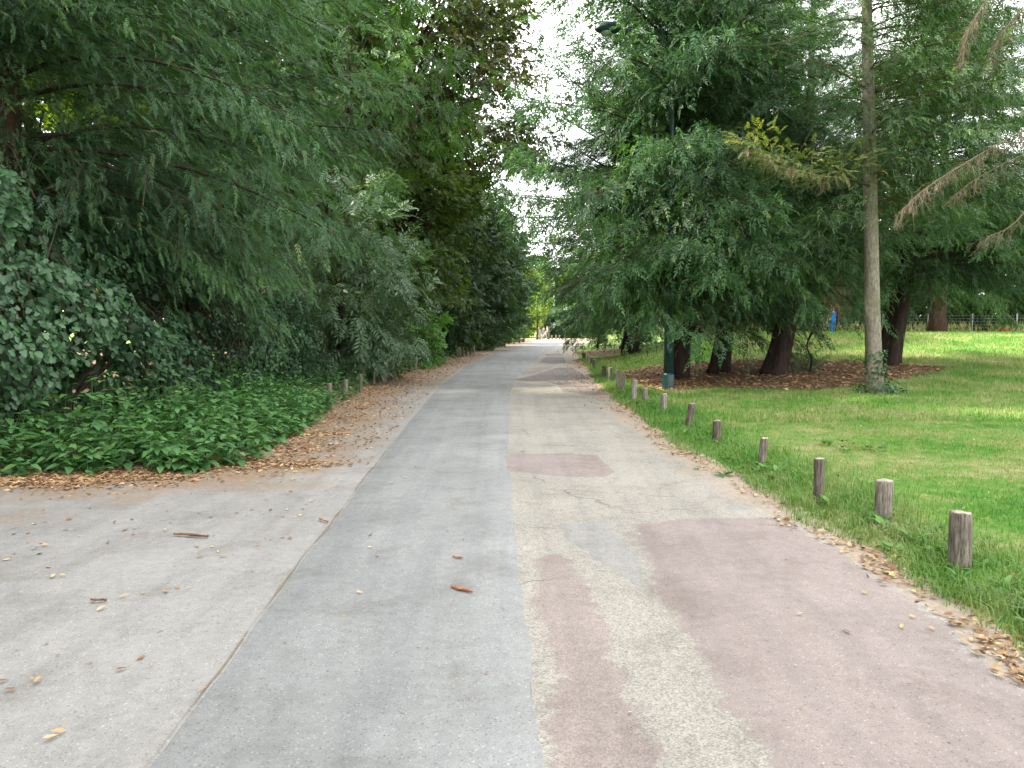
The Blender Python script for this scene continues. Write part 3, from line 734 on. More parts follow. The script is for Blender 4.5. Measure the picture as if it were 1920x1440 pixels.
# ---- left: two yews behind an ivy bank; thin spots let the sunlit wood glow through
LV = [((-7.15, 12, 4.9), (-.59, 1, .27), .55), ((-7.05, 12, 4.1), (-.58, 1, .2), .4)]
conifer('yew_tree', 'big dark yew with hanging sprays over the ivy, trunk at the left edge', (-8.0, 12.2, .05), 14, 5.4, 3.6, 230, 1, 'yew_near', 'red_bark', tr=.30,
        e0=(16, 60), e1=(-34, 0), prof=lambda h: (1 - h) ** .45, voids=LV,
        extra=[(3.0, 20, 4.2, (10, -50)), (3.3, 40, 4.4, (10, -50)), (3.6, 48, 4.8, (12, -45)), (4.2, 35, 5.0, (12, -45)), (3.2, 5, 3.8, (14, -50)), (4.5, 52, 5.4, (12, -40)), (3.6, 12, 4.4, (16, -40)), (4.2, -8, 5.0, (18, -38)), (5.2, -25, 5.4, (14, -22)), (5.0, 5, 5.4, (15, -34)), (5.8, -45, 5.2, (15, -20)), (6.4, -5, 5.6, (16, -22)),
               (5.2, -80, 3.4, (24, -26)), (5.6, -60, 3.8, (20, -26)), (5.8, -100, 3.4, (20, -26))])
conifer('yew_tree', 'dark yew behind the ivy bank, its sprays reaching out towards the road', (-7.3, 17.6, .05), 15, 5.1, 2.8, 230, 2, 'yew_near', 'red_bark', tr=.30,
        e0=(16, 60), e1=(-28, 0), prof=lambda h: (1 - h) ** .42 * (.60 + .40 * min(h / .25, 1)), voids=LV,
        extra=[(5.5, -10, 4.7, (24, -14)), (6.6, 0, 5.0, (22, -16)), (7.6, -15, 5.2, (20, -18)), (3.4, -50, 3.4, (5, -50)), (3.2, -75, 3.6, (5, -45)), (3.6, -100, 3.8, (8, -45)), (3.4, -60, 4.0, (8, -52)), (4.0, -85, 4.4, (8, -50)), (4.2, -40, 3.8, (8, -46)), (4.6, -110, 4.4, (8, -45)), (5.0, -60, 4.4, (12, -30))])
# ---- left: broadleaf shrubs and trees down the road
broadleaf('ash_shrub', 'grey green shrub of feathery compound leaves behind the leaf litter', (-5.1, 22.5, 0), 5.3, 2.2, .1, 80, 24, 3, 'ash', COMP, .52, .66, tr=.10, cat='shrub', off=(.35, 0), flat=.7)
broadleaf('ash_shrub', 'low spray of pale compound leaves hanging over the left bollards', (-4.6, 22.6, 0), 2.3, .95, .55, 14, 16, 33, 'ash', COMP, .5, .4, tr=.06, cat='shrub', off=(.45, 0))
broadleaf('ash_tree', 'bright green ash rising above the feathery shrub', (-6.9, 27.5, 0), 15, 3.6, 4.0, 105, 28, 4, 'ash_bright', COMP, .46, .85, tr=.22, off=(1.6, -1.0))
broadleaf('chestnut_tree', 'tall broadleaf tree turning copper brown, leaning towards the sky gap', (-5.6, 35, 0), 21, 5.3, 7.0, 270, 50, 5, 'copper', BROAD, .44, 1.15, tr=.42, off=(1.1, 0), lump=.22)
broadleaf('hornbeam_tree', 'olive green tree with low hanging backlit branches under the copper crown', (-5.0, 33, 0), 9.5, 3.4, 2.2, 110, 50, 6, 'copper_low', BROAD, .36, .75, tr=.16, off=(.6, 0))
broadleaf('leafy_shrub', 'fresh green large leaved shrub beside the left bollards', (-3.9, 31, 0), 2.5, 1.0, .3, 34, 26, 7, 'fresh', BROAD, .40, .34, tr=.05, cat='shrub', off=(.25, 0))
for i, (x, y, h, r_, lab) in enumerate([(-4.9, 44, 12.5, 3.7, 'nearest dark grey green oak overhanging the left road edge'), (-3.3, 53, 12.0, 3.6, 'second dark grey green oak along the left road edge'),
                                        (-2.5, 63, 12.0, 3.8, 'third dark grey green oak along the left road edge'), (-2.2, 76, 11.5, 3.6, 'farthest dark grey green oak at the bend of the road')]):
    broadleaf('oak_tree', lab, (x, y, 0), h, r_, .3, 130, 34, 10 + i, 'grey_oak', BROAD, .52 + .03 * i, .9, tr=.2, group='grey green oaks along the left edge', lump=.18)
broadleaf('round_shrub', 'small green shrub where the left bollards end', (-.6, 85, 0), 4.2, 1.9, .1, 50, 34, 15, 'ash_bright', SMALL, .5, .6, tr=.06, cat='shrub')
# tall wood behind the left hedge: it shades the road
for i, (x, y, h, r_, lab) in enumerate([(-15, 2, 26, 6.5, 'tall tree left of the path junction outside the picture'), (-16.5, 12.0, 26, 6.0, 'tall tree behind the left end of the ivy bank'), (-14, 32, 25, 6.0, 'tall tree behind the second left yew'),
                                        (-13, 43, 25, 6.0, 'tall tree behind the copper crown'), (-12.5, 53, 24, 6.0, 'tall tree behind the nearest grey oak'), (-11.5, 63, 22, 6.0, 'tall tree behind the third grey oak'), (-14, -9, 25, 6.5, 'tall tree left behind the viewpoint outside the picture')]):
    broadleaf('woodland_tree', lab, (x, y, 0), h, r_, (8.0 if i == 1 else 3.0), 170, 46, 20 + i, 'backwood', BIGLF, .66, 1.5, tr=.3, group='tall trees behind the left hedge', thin=.55)
broadleaf('woodland_tree', 'sunlit yellow green tree glowing through the gaps beside the left yew trunk', (-12.6, 20.5, 0), 11.5, 2.6, 3.0, 70, 40, 29, 'glow', BROAD, .42, .8, tr=.14)
thicket('undergrowth', 'dark undergrowth behind the ivy and the left shrubs', [(-14, 9), (-9.5, 14), (-8.2, 22), (-8, 34), (-7.5, 48), (-6, 65), (-3.5, 85)], 4.2, .9, 11000, 'backwood', BIGLF, .5, 41)

# ---- right: yews on the lawn
YR = {'a': G(1190, 650), 'c': G(1357, 697), 'd': G(1460, 700), 'e': G(1668, 682), 's': G(1641, 736)}
def lean(b, dx, H, dy=0, k=.25): return [b + (-.14 * np.sign(dx), 0, -.2), b + (dx * .25, dy * .2, H * .16), b + (dx * .7, dy * .6, H * .45), b + (dx, dy, H)]
PV = [((8.72, 20.9, 1.75), (.417, 1, .012), .55)]      # the open view below the crowns towards the far lawn
b = np.array([4.85, 21.9, float(terr(4.85, 21.9))])
conifer('yew_tree', 'largest right hand yew, its shoots reaching into the sky gap over the road', b, 14.0, 4.8, 1.7, 250, 51, 'yew', tr=.24, trunk=lean(b, .3, 13.5), e0=(12, 64), e1=(-36, 35), prof=lambda h: (1 - h) ** .55,
        extra=[(5.0, 176, 5.3, (46, 42)), (5.8, 168, 5.3, (56, 52)), (4.4, 178, 5.7, (34, 24)), (5.0, 188, 5.6, (38, 28)), (5.6, 172, 5.5, (44, 36)), (4.6, 168, 5.4, (28, 12)), (4.0, 186, 5.4, (24, 8)), (5.4, 182, 5.7, (46, 42)), (6.2, 176, 5.2, (52, 48)), (5.8, 192, 5.2, (44, 34)), (4.6, 190, 5.3, (24, 4)), (4.4, 176, 5.3, (18, -4)), (4.6, 205, 5.3, (20, -6)), (4.9, 164, 5.3, (22, 2)), (4.0, 196, 5.2, (18, -4)), (3.2, 185, 4.2, (12, -12)), (3.6, 160, 4.4, (14, -8)), (2.8, 200, 4.2, (10, -16)), (2.6, 170, 3.8, (10, -16)),
               (3.6, 256, 5.6, (14, -30)), (4.0, 246, 5.9, (14, -32)), (3.0, 258, 5.4, (10, -30)), (2.7, 248, 5.6, (14, -30)), (3.4, 251, 5.9, (14, -34)), (9.0, 246, 6.3, (26, -8)), (2.3, 252, 5.4, (8, -34)), (3.2, 238, 5.6, (16, -26)), (5.2, 262, 6.3, (20, -18)), (6.0, 235, 6.3, (22, -14)), (7.2, 262, 6.3, (24, -12)), (8.4, 248, 6.3, (28, -8)), (9.2, 258, 6.1, (32, -5)), (8.0, 225, 6.1, (30, -4)), (9.6, 238, 5.9, (36, 0)), (4.2, 252, 6.1, (18, -24)), (10.2, 262, 5.9, (36, 0)),
               (3.0, 225, 5.1, (14, -24)), (3.2, 250, 5.9, (16, -28)), (3.8, 262, 6.1, (18, -26)), (4.8, 240, 6.1, (16, -20)), (5.6, 255, 6.3, (18, -18)), (6.6, 245, 6.3, (20, -14)), (7.6, 255, 6.3, (25, -10)), (3.4, 275, 5.6, (14, -28)), (4.4, 275, 6.1, (16, -24)), (6.8, 252, 6.6, (22, -14)), (8.2, 240, 6.6, (26, -8)), (7.4, 244, 6.6, (24, -10)), (8.8, 252, 6.6, (28, -8))])
b = YR['c']
conifer('yew_tree', 'yew with the upright dark trunk, second from the lamp post', b, 13.5, 4.3, 2.6, 190, 52, 'yew', tr=.25, trunk=lean(b, .3, 13.5), e0=(10, 58), e1=(-30, 8), voids=PV,
        extra=[(3.4, 240, 4.6, (16, -18)), (3.6, 262, 4.6, (18, -20)), (3.2, 215, 4.0, (14, -22)), (4.2, 270, 4.8, (18, -18)), (3.6, 285, 4.2, (18, -18)), (5.2, 262, 4.8, (18, -18)), (6.2, 255, 4.8, (20, -14)), (7.2, 270, 4.6, (24, -10))])
b = YR['d']
conifer('cypress_tree', 'grey green cypress on the thick flared trunk left of the spruce', b, 7.6, 3.2, 2.1, 120, 53, 'cypress', tr=.30, trunk=lean(b, .6, 7.6), e0=(14, 60), e1=(-18, 20), voids=PV,
        extra=[(2.6, 270, 3.2, (18, -14)), (2.8, 250, 3.4, (18, -14)), (3.0, 262, 3.6, (18, -12)), (2.5, 230, 3.0, (16, -14)), (2.9, 315, 3.4, (22, -4)), (3.4, 290, 3.4, (22, -10)), (3.6, 245, 3.4, (22, -12))])
b = YR['a']
conifer('yew_tree', 'farther yew on the dark mulch behind the small lawn strip', b, 19, 4.6, 1.2, 160, 54, 'yew', tr=.45, trunk=lean(b, .3, 19), e0=(8, 60), e1=(-34, 25), prof=lambda h: (1 - h) ** .7)
b = YR['e']
conifer('yew_tree', 'leaning forked yew behind the spruce trunk', b, 14, 4.9, 2.2, 190, 55, 'yew', tr=.31, trunk=lean(b, 1.2, 14), e0=(10, 55), e1=(-32, 5), voids=PV,
        extra=[(2.5, 0, 5.4, (14, -18)), (2.9, -20, 5.8, (14, -18)), (2.6, -45, 5.0, (14, -22)), (3.2, 10, 5.8, (14, -16)), (3.8, -10, 6.0, (14, -14)), (4.6, -25, 6, (16, -10)), (3.0, -30, 5.4, (12, -20)), (3.4, -5, 5.6, (12, -18))])
conifer('yew_tree', 'dark yew behind the leaning yew, filling the upper right', (21.5, 39, float(terr(21.5, 39))), 19, 6.8, 2.8, 150, 56, 'yew', 'red_bark', tr=.3, e0=(8, 50), e1=(-28, 5))
conifer('yew_tree', 'dark yew standing behind the cypress', (13.8, 45, float(terr(13.8, 45))), 21, 6.0, 2.6, 170, 57, 'yew', tr=.35, e0=(10, 55), e1=(-24, 5))
conifer('yew_tree', 'dark yew hidden behind the two trunks nearest the lamp post', (9.3, 38.5, float(terr(9.3, 38.5))), 20, 5.6, 2.6, 170, 61, 'yew', tr=.3, e0=(10, 58), e1=(-28, 8))
conifer('yew_tree', 'dark yew closing the gap left of the spruce top', (18.2, 48, float(terr(18.2, 48))), 27, 6.0, 3, 190, 62, 'yew', tr=.3, prof=lambda h: (1 - h) ** .45)
conifer('yew_tree', 'dense dark yew between the lamp post and the farther yew', (5.7, 37, float(terr(5.7, 37))), 18, 5.0, 1.3, 165, 63, 'yew', tr=.3, e0=(10, 60), e1=(-32, 30), prof=lambda h: (1 - h) ** .6)
conifer('yew_shrub', 'low dark green bush at the right road edge near the bend', (6.2, 56, .05), 3.4, 2.5, .15, 60, 58, 'yew', tr=.08, e0=(15, 70), e1=(0, 50), cat='shrub')
conifer('yew_tree', 'far yew behind the low bush by the bend', (11.5, 66, .1), 18, 6, .8, 110, 59, 'yew', tr=.3)
conifer('small_yew', 'small leafy sucker growing at the foot of the cypress trunk', YR['d'] + (.75, -.1, 0), 1.15, .75, .05, 16, 60, 'yew', tr=.03, e0=(25, 70), e1=(10, 60), cat='shrub')
#@@SPRUCE
# ------------------------------------------------------------------ spruce with bare and yellowed branches
sb = YR['s']; SY = sb[1]
spruce = thing('spruce_tree', sb, 'spruce with a slender straight grey trunk and ivy at its foot', 'tree')
top = at(1622, -260, SY)
trunk_part(spruce, sb, [sb + (0, 0, -.15), at(1636, 560, SY), at(1632, 330, SY), at(1626, 60, SY), top], [.175, .155, .14, .115, .05], M['spruce_bark'], n=16, flute=.025, seed=8, flare=.45)
def px_branch(pts, dY=0., K=16):
    P = np.array([at(x, y, SY + d) for x, y, d in pts]); return curve_pts(P, K)
def dress(sp, P, n, r, size, Ts, side=.55, up=.25, t0=.2, reach=.5, droop=.3):
    """side twigs with sprays along a branch"""
    t = t0 + (1 - t0) * r.random(n); K = len(P); tt = np.linspace(0, 1, K)
    bp = np.stack([np.interp(t, tt, P[:, k]) for k in range(3)], -1); g = norm(np.gradient(P, axis=0))
    bd = norm(np.stack([np.interp(t, tt, g[:, k]) for k in range(3)], -1))
    sd = norm(np.cross(bd, [0, 0, 1.])) * np.where(r.random(n) < .5, 1, -1)[:, None]
    l = reach * (1.1 - .7 * t) * r.random(n) ** .7
    d = bd * .6 + sd * side + np.array([0, 0, 1]) * up + r.normal(0, .2, (n, 3))
    Q = bp + norm(d) * l[:, None] - np.array([0, 0, 1]) * (droop * l ** 2)[:, None] + r.normal(0, .03, (n, 3))
    put(sp, Ts, Q, d + r.normal(0, .3, (n, 3)) - np.array([0, 0, droop]), np.array([0, 0, 1.]) + r.normal(0, .4, (n, 3)), size * r.uniform(.7, 1.3, n), np.clip(r.normal(.5, .25, n), 0, 1), r)
def twigs(s, P, n, r, lmax, dirz, rad=.004, t0=.15, sub=2):
    t = t0 + (1 - t0) * r.random(n); tt = np.linspace(0, 1, len(P)); g = norm(np.gradient(P, axis=0))
    for q in t:
        p = np.array([np.interp(q, tt, P[:, k]) for k in range(3)]); b = np.array([np.interp(q, tt, g[:, k]) for k in range(3)])
        sd = np.cross(b, [0, 0, 1.]) * r.choice([-1, 1]); L = lmax * r.uniform(.35, 1)
        d = norm(b * .5 + sd * r.uniform(.1, 1) + np.array([0, 0, dirz * r.uniform(.4, 1.4)]) + r.normal(0, .2, 3))
        e = p + d * L; mid = (p + e) / 2 + r.normal(0, .04, 3) * L + (0, 0, .08 * L)
        tube(s, [p, mid, e], [rad, rad * .8, rad * .4], 3, r.random(), False)
        for k in range(sub):
            f = r.uniform(.3, .9); p2 = p + (e - p) * f; tube(s, [p2, p2 + norm(d + r.normal(0, .6, 3)) * L * .35], [rad * .6, rad * .3], 3, r.random(), False)
r = np.random.default_rng(77)
# yellowed branch
Pb = px_branch([(1640, 352, 0), (1590, 335, -.5), (1535, 330, -1.0), (1470, 310, -1.4), (1400, 268, -1.8)])
s = Soup(); tube(s, Pb, np.linspace(.032, .006, 16), 6, .5, False)
for q in ((.35, 1), (.55, -1), (.7, 1)):
    p = np.array([np.interp(q[0], np.linspace(0, 1, 16), Pb[:, k]) for k in range(3)])
    tube(s, [p, p + (.1, -.3 * q[1], .35), p + (.25, -.55 * q[1], .75)], [.012, .008, .004], 4, .5, False)
twigs(s, Pb, 60, r, .45, -.7, .004)
s.build('yellowed_branch', M['twig'], spruce, sb, smooth=True)
sp = Soup(); dress(sp, Pb, 420, r, .24, YEW, side=.8, up=.42, t0=.06, reach=1.35, droop=.12)
dress(sp, Pb, 90, r, .2, YEW, side=.6, up=.0, t0=.3, reach=.5, droop=.4)
o = sp.build('yellowed_needles', M['yellow_spray'], spruce, sb); o['kind'] = 'stuff'; o['label'] = 'yellow green needles on the low left branch'
sp = Soup(); dress(sp, Pb, 60, r, .2, YEW, side=.5, up=-.6, t0=.35, reach=.4, droop=.5)
o = sp.build('dead_needles', M['dead_spray'], spruce, sb); o['kind'] = 'stuff'
# bare mossy branches
for pts, rad in (([(1627, 34, 0), (1560, 40, -.4), (1500, 68, -.8), (1440, 84, -1.2), (1358, 86, -1.6)], .022), ([(1628, 168, 0), (1570, 132, -.4), (1510, 110, -.8), (1445, 92, -1.1)], .022),
                 ([(1634, 205, 0), (1690, 160, -.5), (1740, 112, -1.0), (1790, 50, -1.6), (1815, -10, -2)], .02), ([(1640, 275, 0), (1700, 190, .4), (1770, 140, .9), (1860, 100, 1.4)], .018),
                 ([(1638, 325, 0), (1700, 318, -.6), (1760, 308, -1.2), (1830, 296, -1.8), (1925, 268, -2.6)], .02), ([(1632, 150, 0), (1700, 100, .5), (1790, 70, 1.2), (1880, 20, 2)], .018)):
    Pq = px_branch(pts); s = Soup(); tube(s, Pq, np.linspace(rad, .005, 16), 5, .5, False); twigs(s, Pq, 14, r, .4, -.3, .005)
    s.build('bare_branch', M['twig'], spruce, sb, smooth=True)
# green needles
sp = Soup(); s = Soup()
for i in range(100):
    h = r.uniform(3.7, 10.5); az = r.uniform(-70, 70) if i % 2 else r.uniform(190, 350); az = RAD(az); L = r.uniform(1.6, 3.6) * (1 if i % 2 else .45)
    p0 = np.array([np.interp(h, [0, 12], [sb[0], top[0]]), SY, sb[2] + h]); K = 8; t = np.linspace(0, 1, K)
    Pq = p0 + np.stack([np.cos(az) * L * t, np.sin(az) * L * t, L * (.25 * t - .28 * t * t)], -1)
    tube(s, Pq, np.linspace(.02, .004, K), 4, .5, False); dress(sp, Pq, int(46 * L), r, .26, YEWF, t0=.1, reach=1.0, up=.1, droop=.35)
s.build('limbs', M['twig'], spruce, sb, smooth=True)
o = sp.build('crown', M['spruce'], spruce, sb); o['kind'] = 'stuff'
# ivy at the foot
sp = Soup(); n = 420
th = r.uniform(0, 6.28, n); hh = r.random(n) ** 2 * .95; rr = np.where(hh > .3, .2, .2 + .35 * r.random(n) ** 1.5)
P = sb + np.stack([np.cos(th) * rr + .12 * (hh < .3), np.sin(th) * rr, hh * np.where(hh > .3, 1, .9) + .03], -1); d = np.stack([np.cos(th), np.sin(th), -.6 + 0 * th], -1) + r.normal(0, .4, (n, 3))
put(sp, IVY, P, d, np.stack([np.cos(th), np.sin(th), .9 + 0 * th], -1) + r.normal(0, .3, (n, 3)), r.uniform(.05, .09, n), r.random(n) * .95, r)
o = sp.build('ivy', M['ivy'], spruce, sb); o['kind'] = 'stuff'
# second spruce, outside the right edge: its dead boughs reach into the picture
b2 = np.array([12.6, 15.0, float(terr(12.6, 15))])
sp2 = thing('spruce_tree', b2, 'spruce with dead brown drooping boughs reaching in from the right edge', 'tree')
trunk_part(sp2, b2, [b2 + (0, 0, -.1), b2 + (0, 0, 4), b2 + (.1, 0, 8), b2 + (.1, 0, 13)], [.2, .17, .13, .03], M['spruce_bark'], n=14, flute=.03, seed=9, flare=.4)
s = Soup(); sp = Soup(); sg = Soup()
for pts, nt_ in (([(2110, 190, 0), (1990, 215, 0), (1900, 255, -.2), (1820, 300, -.4), (1740, 350, -.7), (1690, 395, -.9)], 150), ([(2110, 260, .4), (2000, 270, .3), (1920, 290, .1), (1840, 330, -.1), (1790, 365, -.2)], 90),
                 ([(2110, 0, 0), (2000, -20, 0), (1930, 10, 0), (1880, 60, -.1), (1860, 110, -.2)], 110), ([(2110, -60, 0), (1980, -70, 0), (1880, -30, -.2), (1820, 50, -.3), (1805, 110, -.4)], 110),
                 ([(2110, 330, 0), (1990, 330, -.2), (1900, 420, -.4), (1850, 445, -.5)], 50)):
    Pq = curve_pts(np.array([at(x, y, 15.0 + d) for x, y, d in pts]), 18); tube(s, Pq, np.linspace(.018, .003, 18), 5, .5, False)
    twigs(s, Pq, nt_, r, .5, -.7, .003, t0=.2, sub=5); dress(sp, Pq, nt_ // 5, r, .15, YEW, side=.5, up=-.5, t0=.35, reach=.4, droop=.5)
for i in range(26):
    h = r.uniform(4, 12.5); az = RAD(r.uniform(0, 360)); L = 3.4 * (1 - h / 15); t = np.linspace(0, 1, 8)
    Pq = b2 + (0, 0, h) + np.stack([np.cos(az) * L * t, np.sin(az) * L * t, L * (.2 * t - .3 * t * t)], -1); tube(s, Pq, np.linspace(.025, .005, 8), 4, .5, False); dress(sg, Pq, int(26 * L), r, .3, YEWF, t0=.15, reach=1.0, up=.1, droop=.35)
s.build('dead_branches', M['dead_twig'], sp2, b2, smooth=True); o = sp.build('dead_needles', M['dead_spray'], sp2, b2); o['kind'] = 'stuff'
o = sg.build('crown', M['spruce'], sp2, b2); o['kind'] = 'stuff'

# rust-brown dead foliage hanging beside the spruce trunk, on the yew behind
bb = np.array([15.6, 37.2, float(terr(15.6, 37.2))])
rt = thing('withered_sapling', bb, 'small withered conifer with rust brown needles behind the spruce trunk', 'tree')
trunk_part(rt, bb, [bb + (0, 0, -.1), bb + (.1, 0, 1.2), bb + (0, 0, 2.4), bb + (0, 0, 3.2)], [.06, .05, .03, .01], M['red_bark'], n=8, flute=.03, flare=.2)
sp = Soup(); n = 320; P = bb + np.stack([r.normal(-.1, .42, n), r.normal(0, .4, n), r.uniform(1.1, 3.0, n)], -1)
put(sp, YEWF, P, r.normal(0, .5, (n, 3)) + (0, 0, -1.0), r.normal(0, 1, (n, 3)), r.uniform(.25, .45, n), r.random(n), r); o = sp.build('crown', M['rust_spray'], rt, bb); o['kind'] = 'stuff'

# ------------------------------------------------------------------ ivy bank on the left
IP = np.array([(-12, 7.9), (-8.6, 8.2), (-6.75, 8.9), (-6.15, 10.2), (-5.9, 12.5), (-5.75, 15.5), (-5.7, 20.5)])
IL = np.concatenate([[0], np.cumsum(np.linalg.norm(np.diff(IP, axis=0), axis=1))])
ivy = thing('ivy_bank', (-6.0, 13.0, 0.05), 'bank of glossy dark ivy rising behind the nettles', 'ivy')
r = np.random.default_rng(91)
def ivy_surf(s_, v):
    x = np.interp(s_, IL, IP[:, 0]); y = np.interp(s_, IL, IP[:, 1])
    tx = np.interp(s_ + .4, IL, IP[:, 0]) - np.interp(s_ - .4, IL, IP[:, 0]); ty = np.interp(s_ + .4, IL, IP[:, 1]) - np.interp(s_ - .4, IL, IP[:, 1])
    n_ = norm(np.stack([ty, -tx], -1)); Hh = np.interp(s_, [0, 4, 9, 13, IL[-1]], [3.7, 3.75, 3.2, 2.8, 2.3]) * (.86 + .3 * fbm(s_ * .8, 0 * s_, 2))
    z = v * Hh
    lump = (fbm(s_ * 1.15, z * 1.5, 3, 3) - .5)
    bulge = .85 * np.sin(np.clip(v, 0, 1) ** .8 * math.pi * .9) + 1.9 * lump - .5 * v
    return np.stack([x + n_[:, 0] * bulge, y + n_[:, 1] * bulge, z + .02], -1), n_, lump
n = 17500; s_ = IL[-1] * r.random(n) ** .9; s_ = IL[-1] - s_ if False else s_; v = r.random(n) ** .95
P, nn, lump = ivy_surf(s_, v)
dep = np.abs(r.normal(0, .16, n)) + .9 * np.clip(-lump - .02, 0, 1)
keep = lump > -.13 + .1 * r.random(n)
P[:, :2] -= nn * dep[:, None]
far = P[:, 1] > 13.5
d = np.concatenate([nn * .5, np.full((n, 1), -.8)], 1) + r.normal(0, .42, (n, 3)); nm = np.concatenate([nn * .8, np.full((n, 1), .75)], 1) + r.normal(0, .33, (n, 3))
a = np.clip(r.normal(.45, .2, n), 0, .97); a[r.random(n) < .0022] = 1.0
sz = r.uniform(.055, .11, n) * np.where(far, .85, 1)
sp = Soup(); q = keep & ~far & in_frame(P, .2); put(sp, IVY, P[q], d[q], nm[q], sz[q], a[q], r)
q = keep & far; put(sp, [OVATE], P[q], d[q], nm[q], np.stack([sz[q], sz[q] * 1.5, sz[q]], -1), a[q], r)
# deeper, sparser layer
n = 7500; s_ = IL[-1] * r.random(n); v = r.random(n); P, nn, lump = ivy_surf(s_, v); P[:, :2] -= nn * r.uniform(.35, 1.1, n)[:, None]
d = np.concatenate([nn * .5, np.full((n, 1), -.7)], 1) + r.normal(0, .5, (n, 3)); nm = np.concatenate([nn, np.full((n, 1), .4)], 1) + r.normal(0, .4, (n, 3))
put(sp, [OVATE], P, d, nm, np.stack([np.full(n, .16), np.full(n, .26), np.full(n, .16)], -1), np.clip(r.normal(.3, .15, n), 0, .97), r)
o = sp.build('leaves', M['ivy'], ivy, (-6.0, 13.0, .05)); o['kind'] = 'stuff'
s = Soup()
for i in range(110):
    q = np.full(6, r.uniform(0, IL[-1])) + np.cumsum(r.normal(0, .07, 6)); vv = np.linspace(0, r.uniform(.6, 1), 6); P, nn, _ = ivy_surf(q, vv); P[:, :2] -= nn * .4; tube(s, P, np.linspace(.022, .006, 6), 4, .5, False)
s.build('stems', M['limb'], ivy, (-6.0, 13.0, .05), smooth=True)

# ------------------------------------------------------------------ nettles and low weeds
def sample_poly(P, n, r):
    P = np.asarray(P, float); lo, hi = P.min(0), P.max(0); outp = []
    while sum(len(o) for o in outp) < n:
        q = lo + (hi - lo) * r.random((n * 2, 2)); outp.append(q[inpoly(q[:, 0], q[:, 1], P)])
    return np.concatenate(outp)[:n]
def weed_patch(name, label, poly, n, h, r, material, lw=.085, pairs=6, edge_low=True):
    XY = sample_poly(poly, n, r); s = Soup()
    P8 = np.asarray(poly, float)
    for i in range(n):
        x, y = XY[i]; hh = h * r.uniform(.5, 1.2) * (.55 + .9 * float(vnoise(x * 1.5, y * 1.5, 2)))
        D = float(-vegdist(np.array(x), np.array(y)))
        if edge_low: hh *= .42 + .38 * min(max(D, 0) / .45, 1) + .35 * min(max(D - .4, 0) / 1.3, 1)
        b = np.array([x, y, .02]); tip = b + (r.normal(0, .10), r.normal(0, .10), hh); md = (b + tip) / 2 + r.normal(0, .03, 3)
        P = curve_pts([b, md, tip], pairs + 1); tube(s, P, np.linspace(.004, .002, pairs + 1), 3, .35, False)
        k = np.arange(1, pairs + 1); f = k / pairs
        az = r.uniform(0, 3.14) + k * 1.57
        for sgn in (0, math.pi):
            A = az + sgn + r.normal(0, .2, pairs)
            d = np.stack([np.cos(A), np.sin(A), r.uniform(-.55, .15, pairs) + .2 * f], -1)
            nm = np.array([0, 0, 1.]) + r.normal(0, .2, (pairs, 3))
            sz = lw * (.55 + .75 * np.sin(math.pi * (.25 + .65 * f))) * r.uniform(.8, 1.2, pairs)
            s.inst(OVATE, P[1:], basis(d, nm), sz, np.clip(r.normal(.4, .2, pairs) + .25 * f, 0, 1))
    return tag(s.build(name, material), label, 'plants', kind='stuff')
r = np.random.default_rng(101)
weed_patch('nettle_patch', 'bed of green stinging nettles in front of the ivy bank', [(-8.4, 8.15), (-5.5, 8.0), (-4.3, 8.1), (-3.35, 8.35), (-3.0, 9.1), (-3.3, 12.8), (-3.45, 14.3), (-3.9, 15.2), (-5.4, 17.0), (-5.5, 12.5), (-5.7, 10.3), (-6.4, 9.2), (-8.4, 8.7)], 1000, .66, r, M['nettle'], .125, 4)
weed_patch('weed_patch', 'paler broad leaved weeds mixed among the nettles', [(-7.4, 8.2), (-5.5, 8.05), (-4.3, 8.15), (-3.35, 8.4), (-3.1, 9.1), (-3.4, 12.8), (-5.2, 15), (-5.4, 11), (-7.4, 8.6)], 110, .5, r, M['ash_bright'], .15, 3)
weed_patch('weed_patch', 'dark green weeds around the nearest left bollards', [(-3.45, 14.0), (-3.5, 16.5), (-3.75, 19.6), (-4.6, 19.8), (-5.2, 17), (-4.6, 14.6)], 150, .42, r, M['nettle'], .09, 5)
weed_patch('weed_patch', 'dark weeds under the feathery shrub', [(-3.95, 19.8), (-3.75, 23), (-3.5, 28.5), (-6.2, 28.5), (-6.4, 20)], 230, .55, r, M['nettle'], .13, 4)
weed_patch('weed_patch', 'bright green weeds at the foot of the fresh green shrub', [(-3.05, 29), (-2.85, 34.5), (-3.6, 36), (-4.2, 31), (-3.7, 28.6)], 110, .5, r, M['fresh'], .12, 4)
weed_patch('weed_patch', 'green weeds along the foot of the grey oaks', [(-3.3, 37), (-2.7, 48), (-2.0, 58), (-.4, 76), (1.0, 88), (.3, 89), (-1.4, 76), (-3.2, 58), (-4.0, 46), (-4.2, 37)], 260, .55, r, M['nettle'], .24, 3)

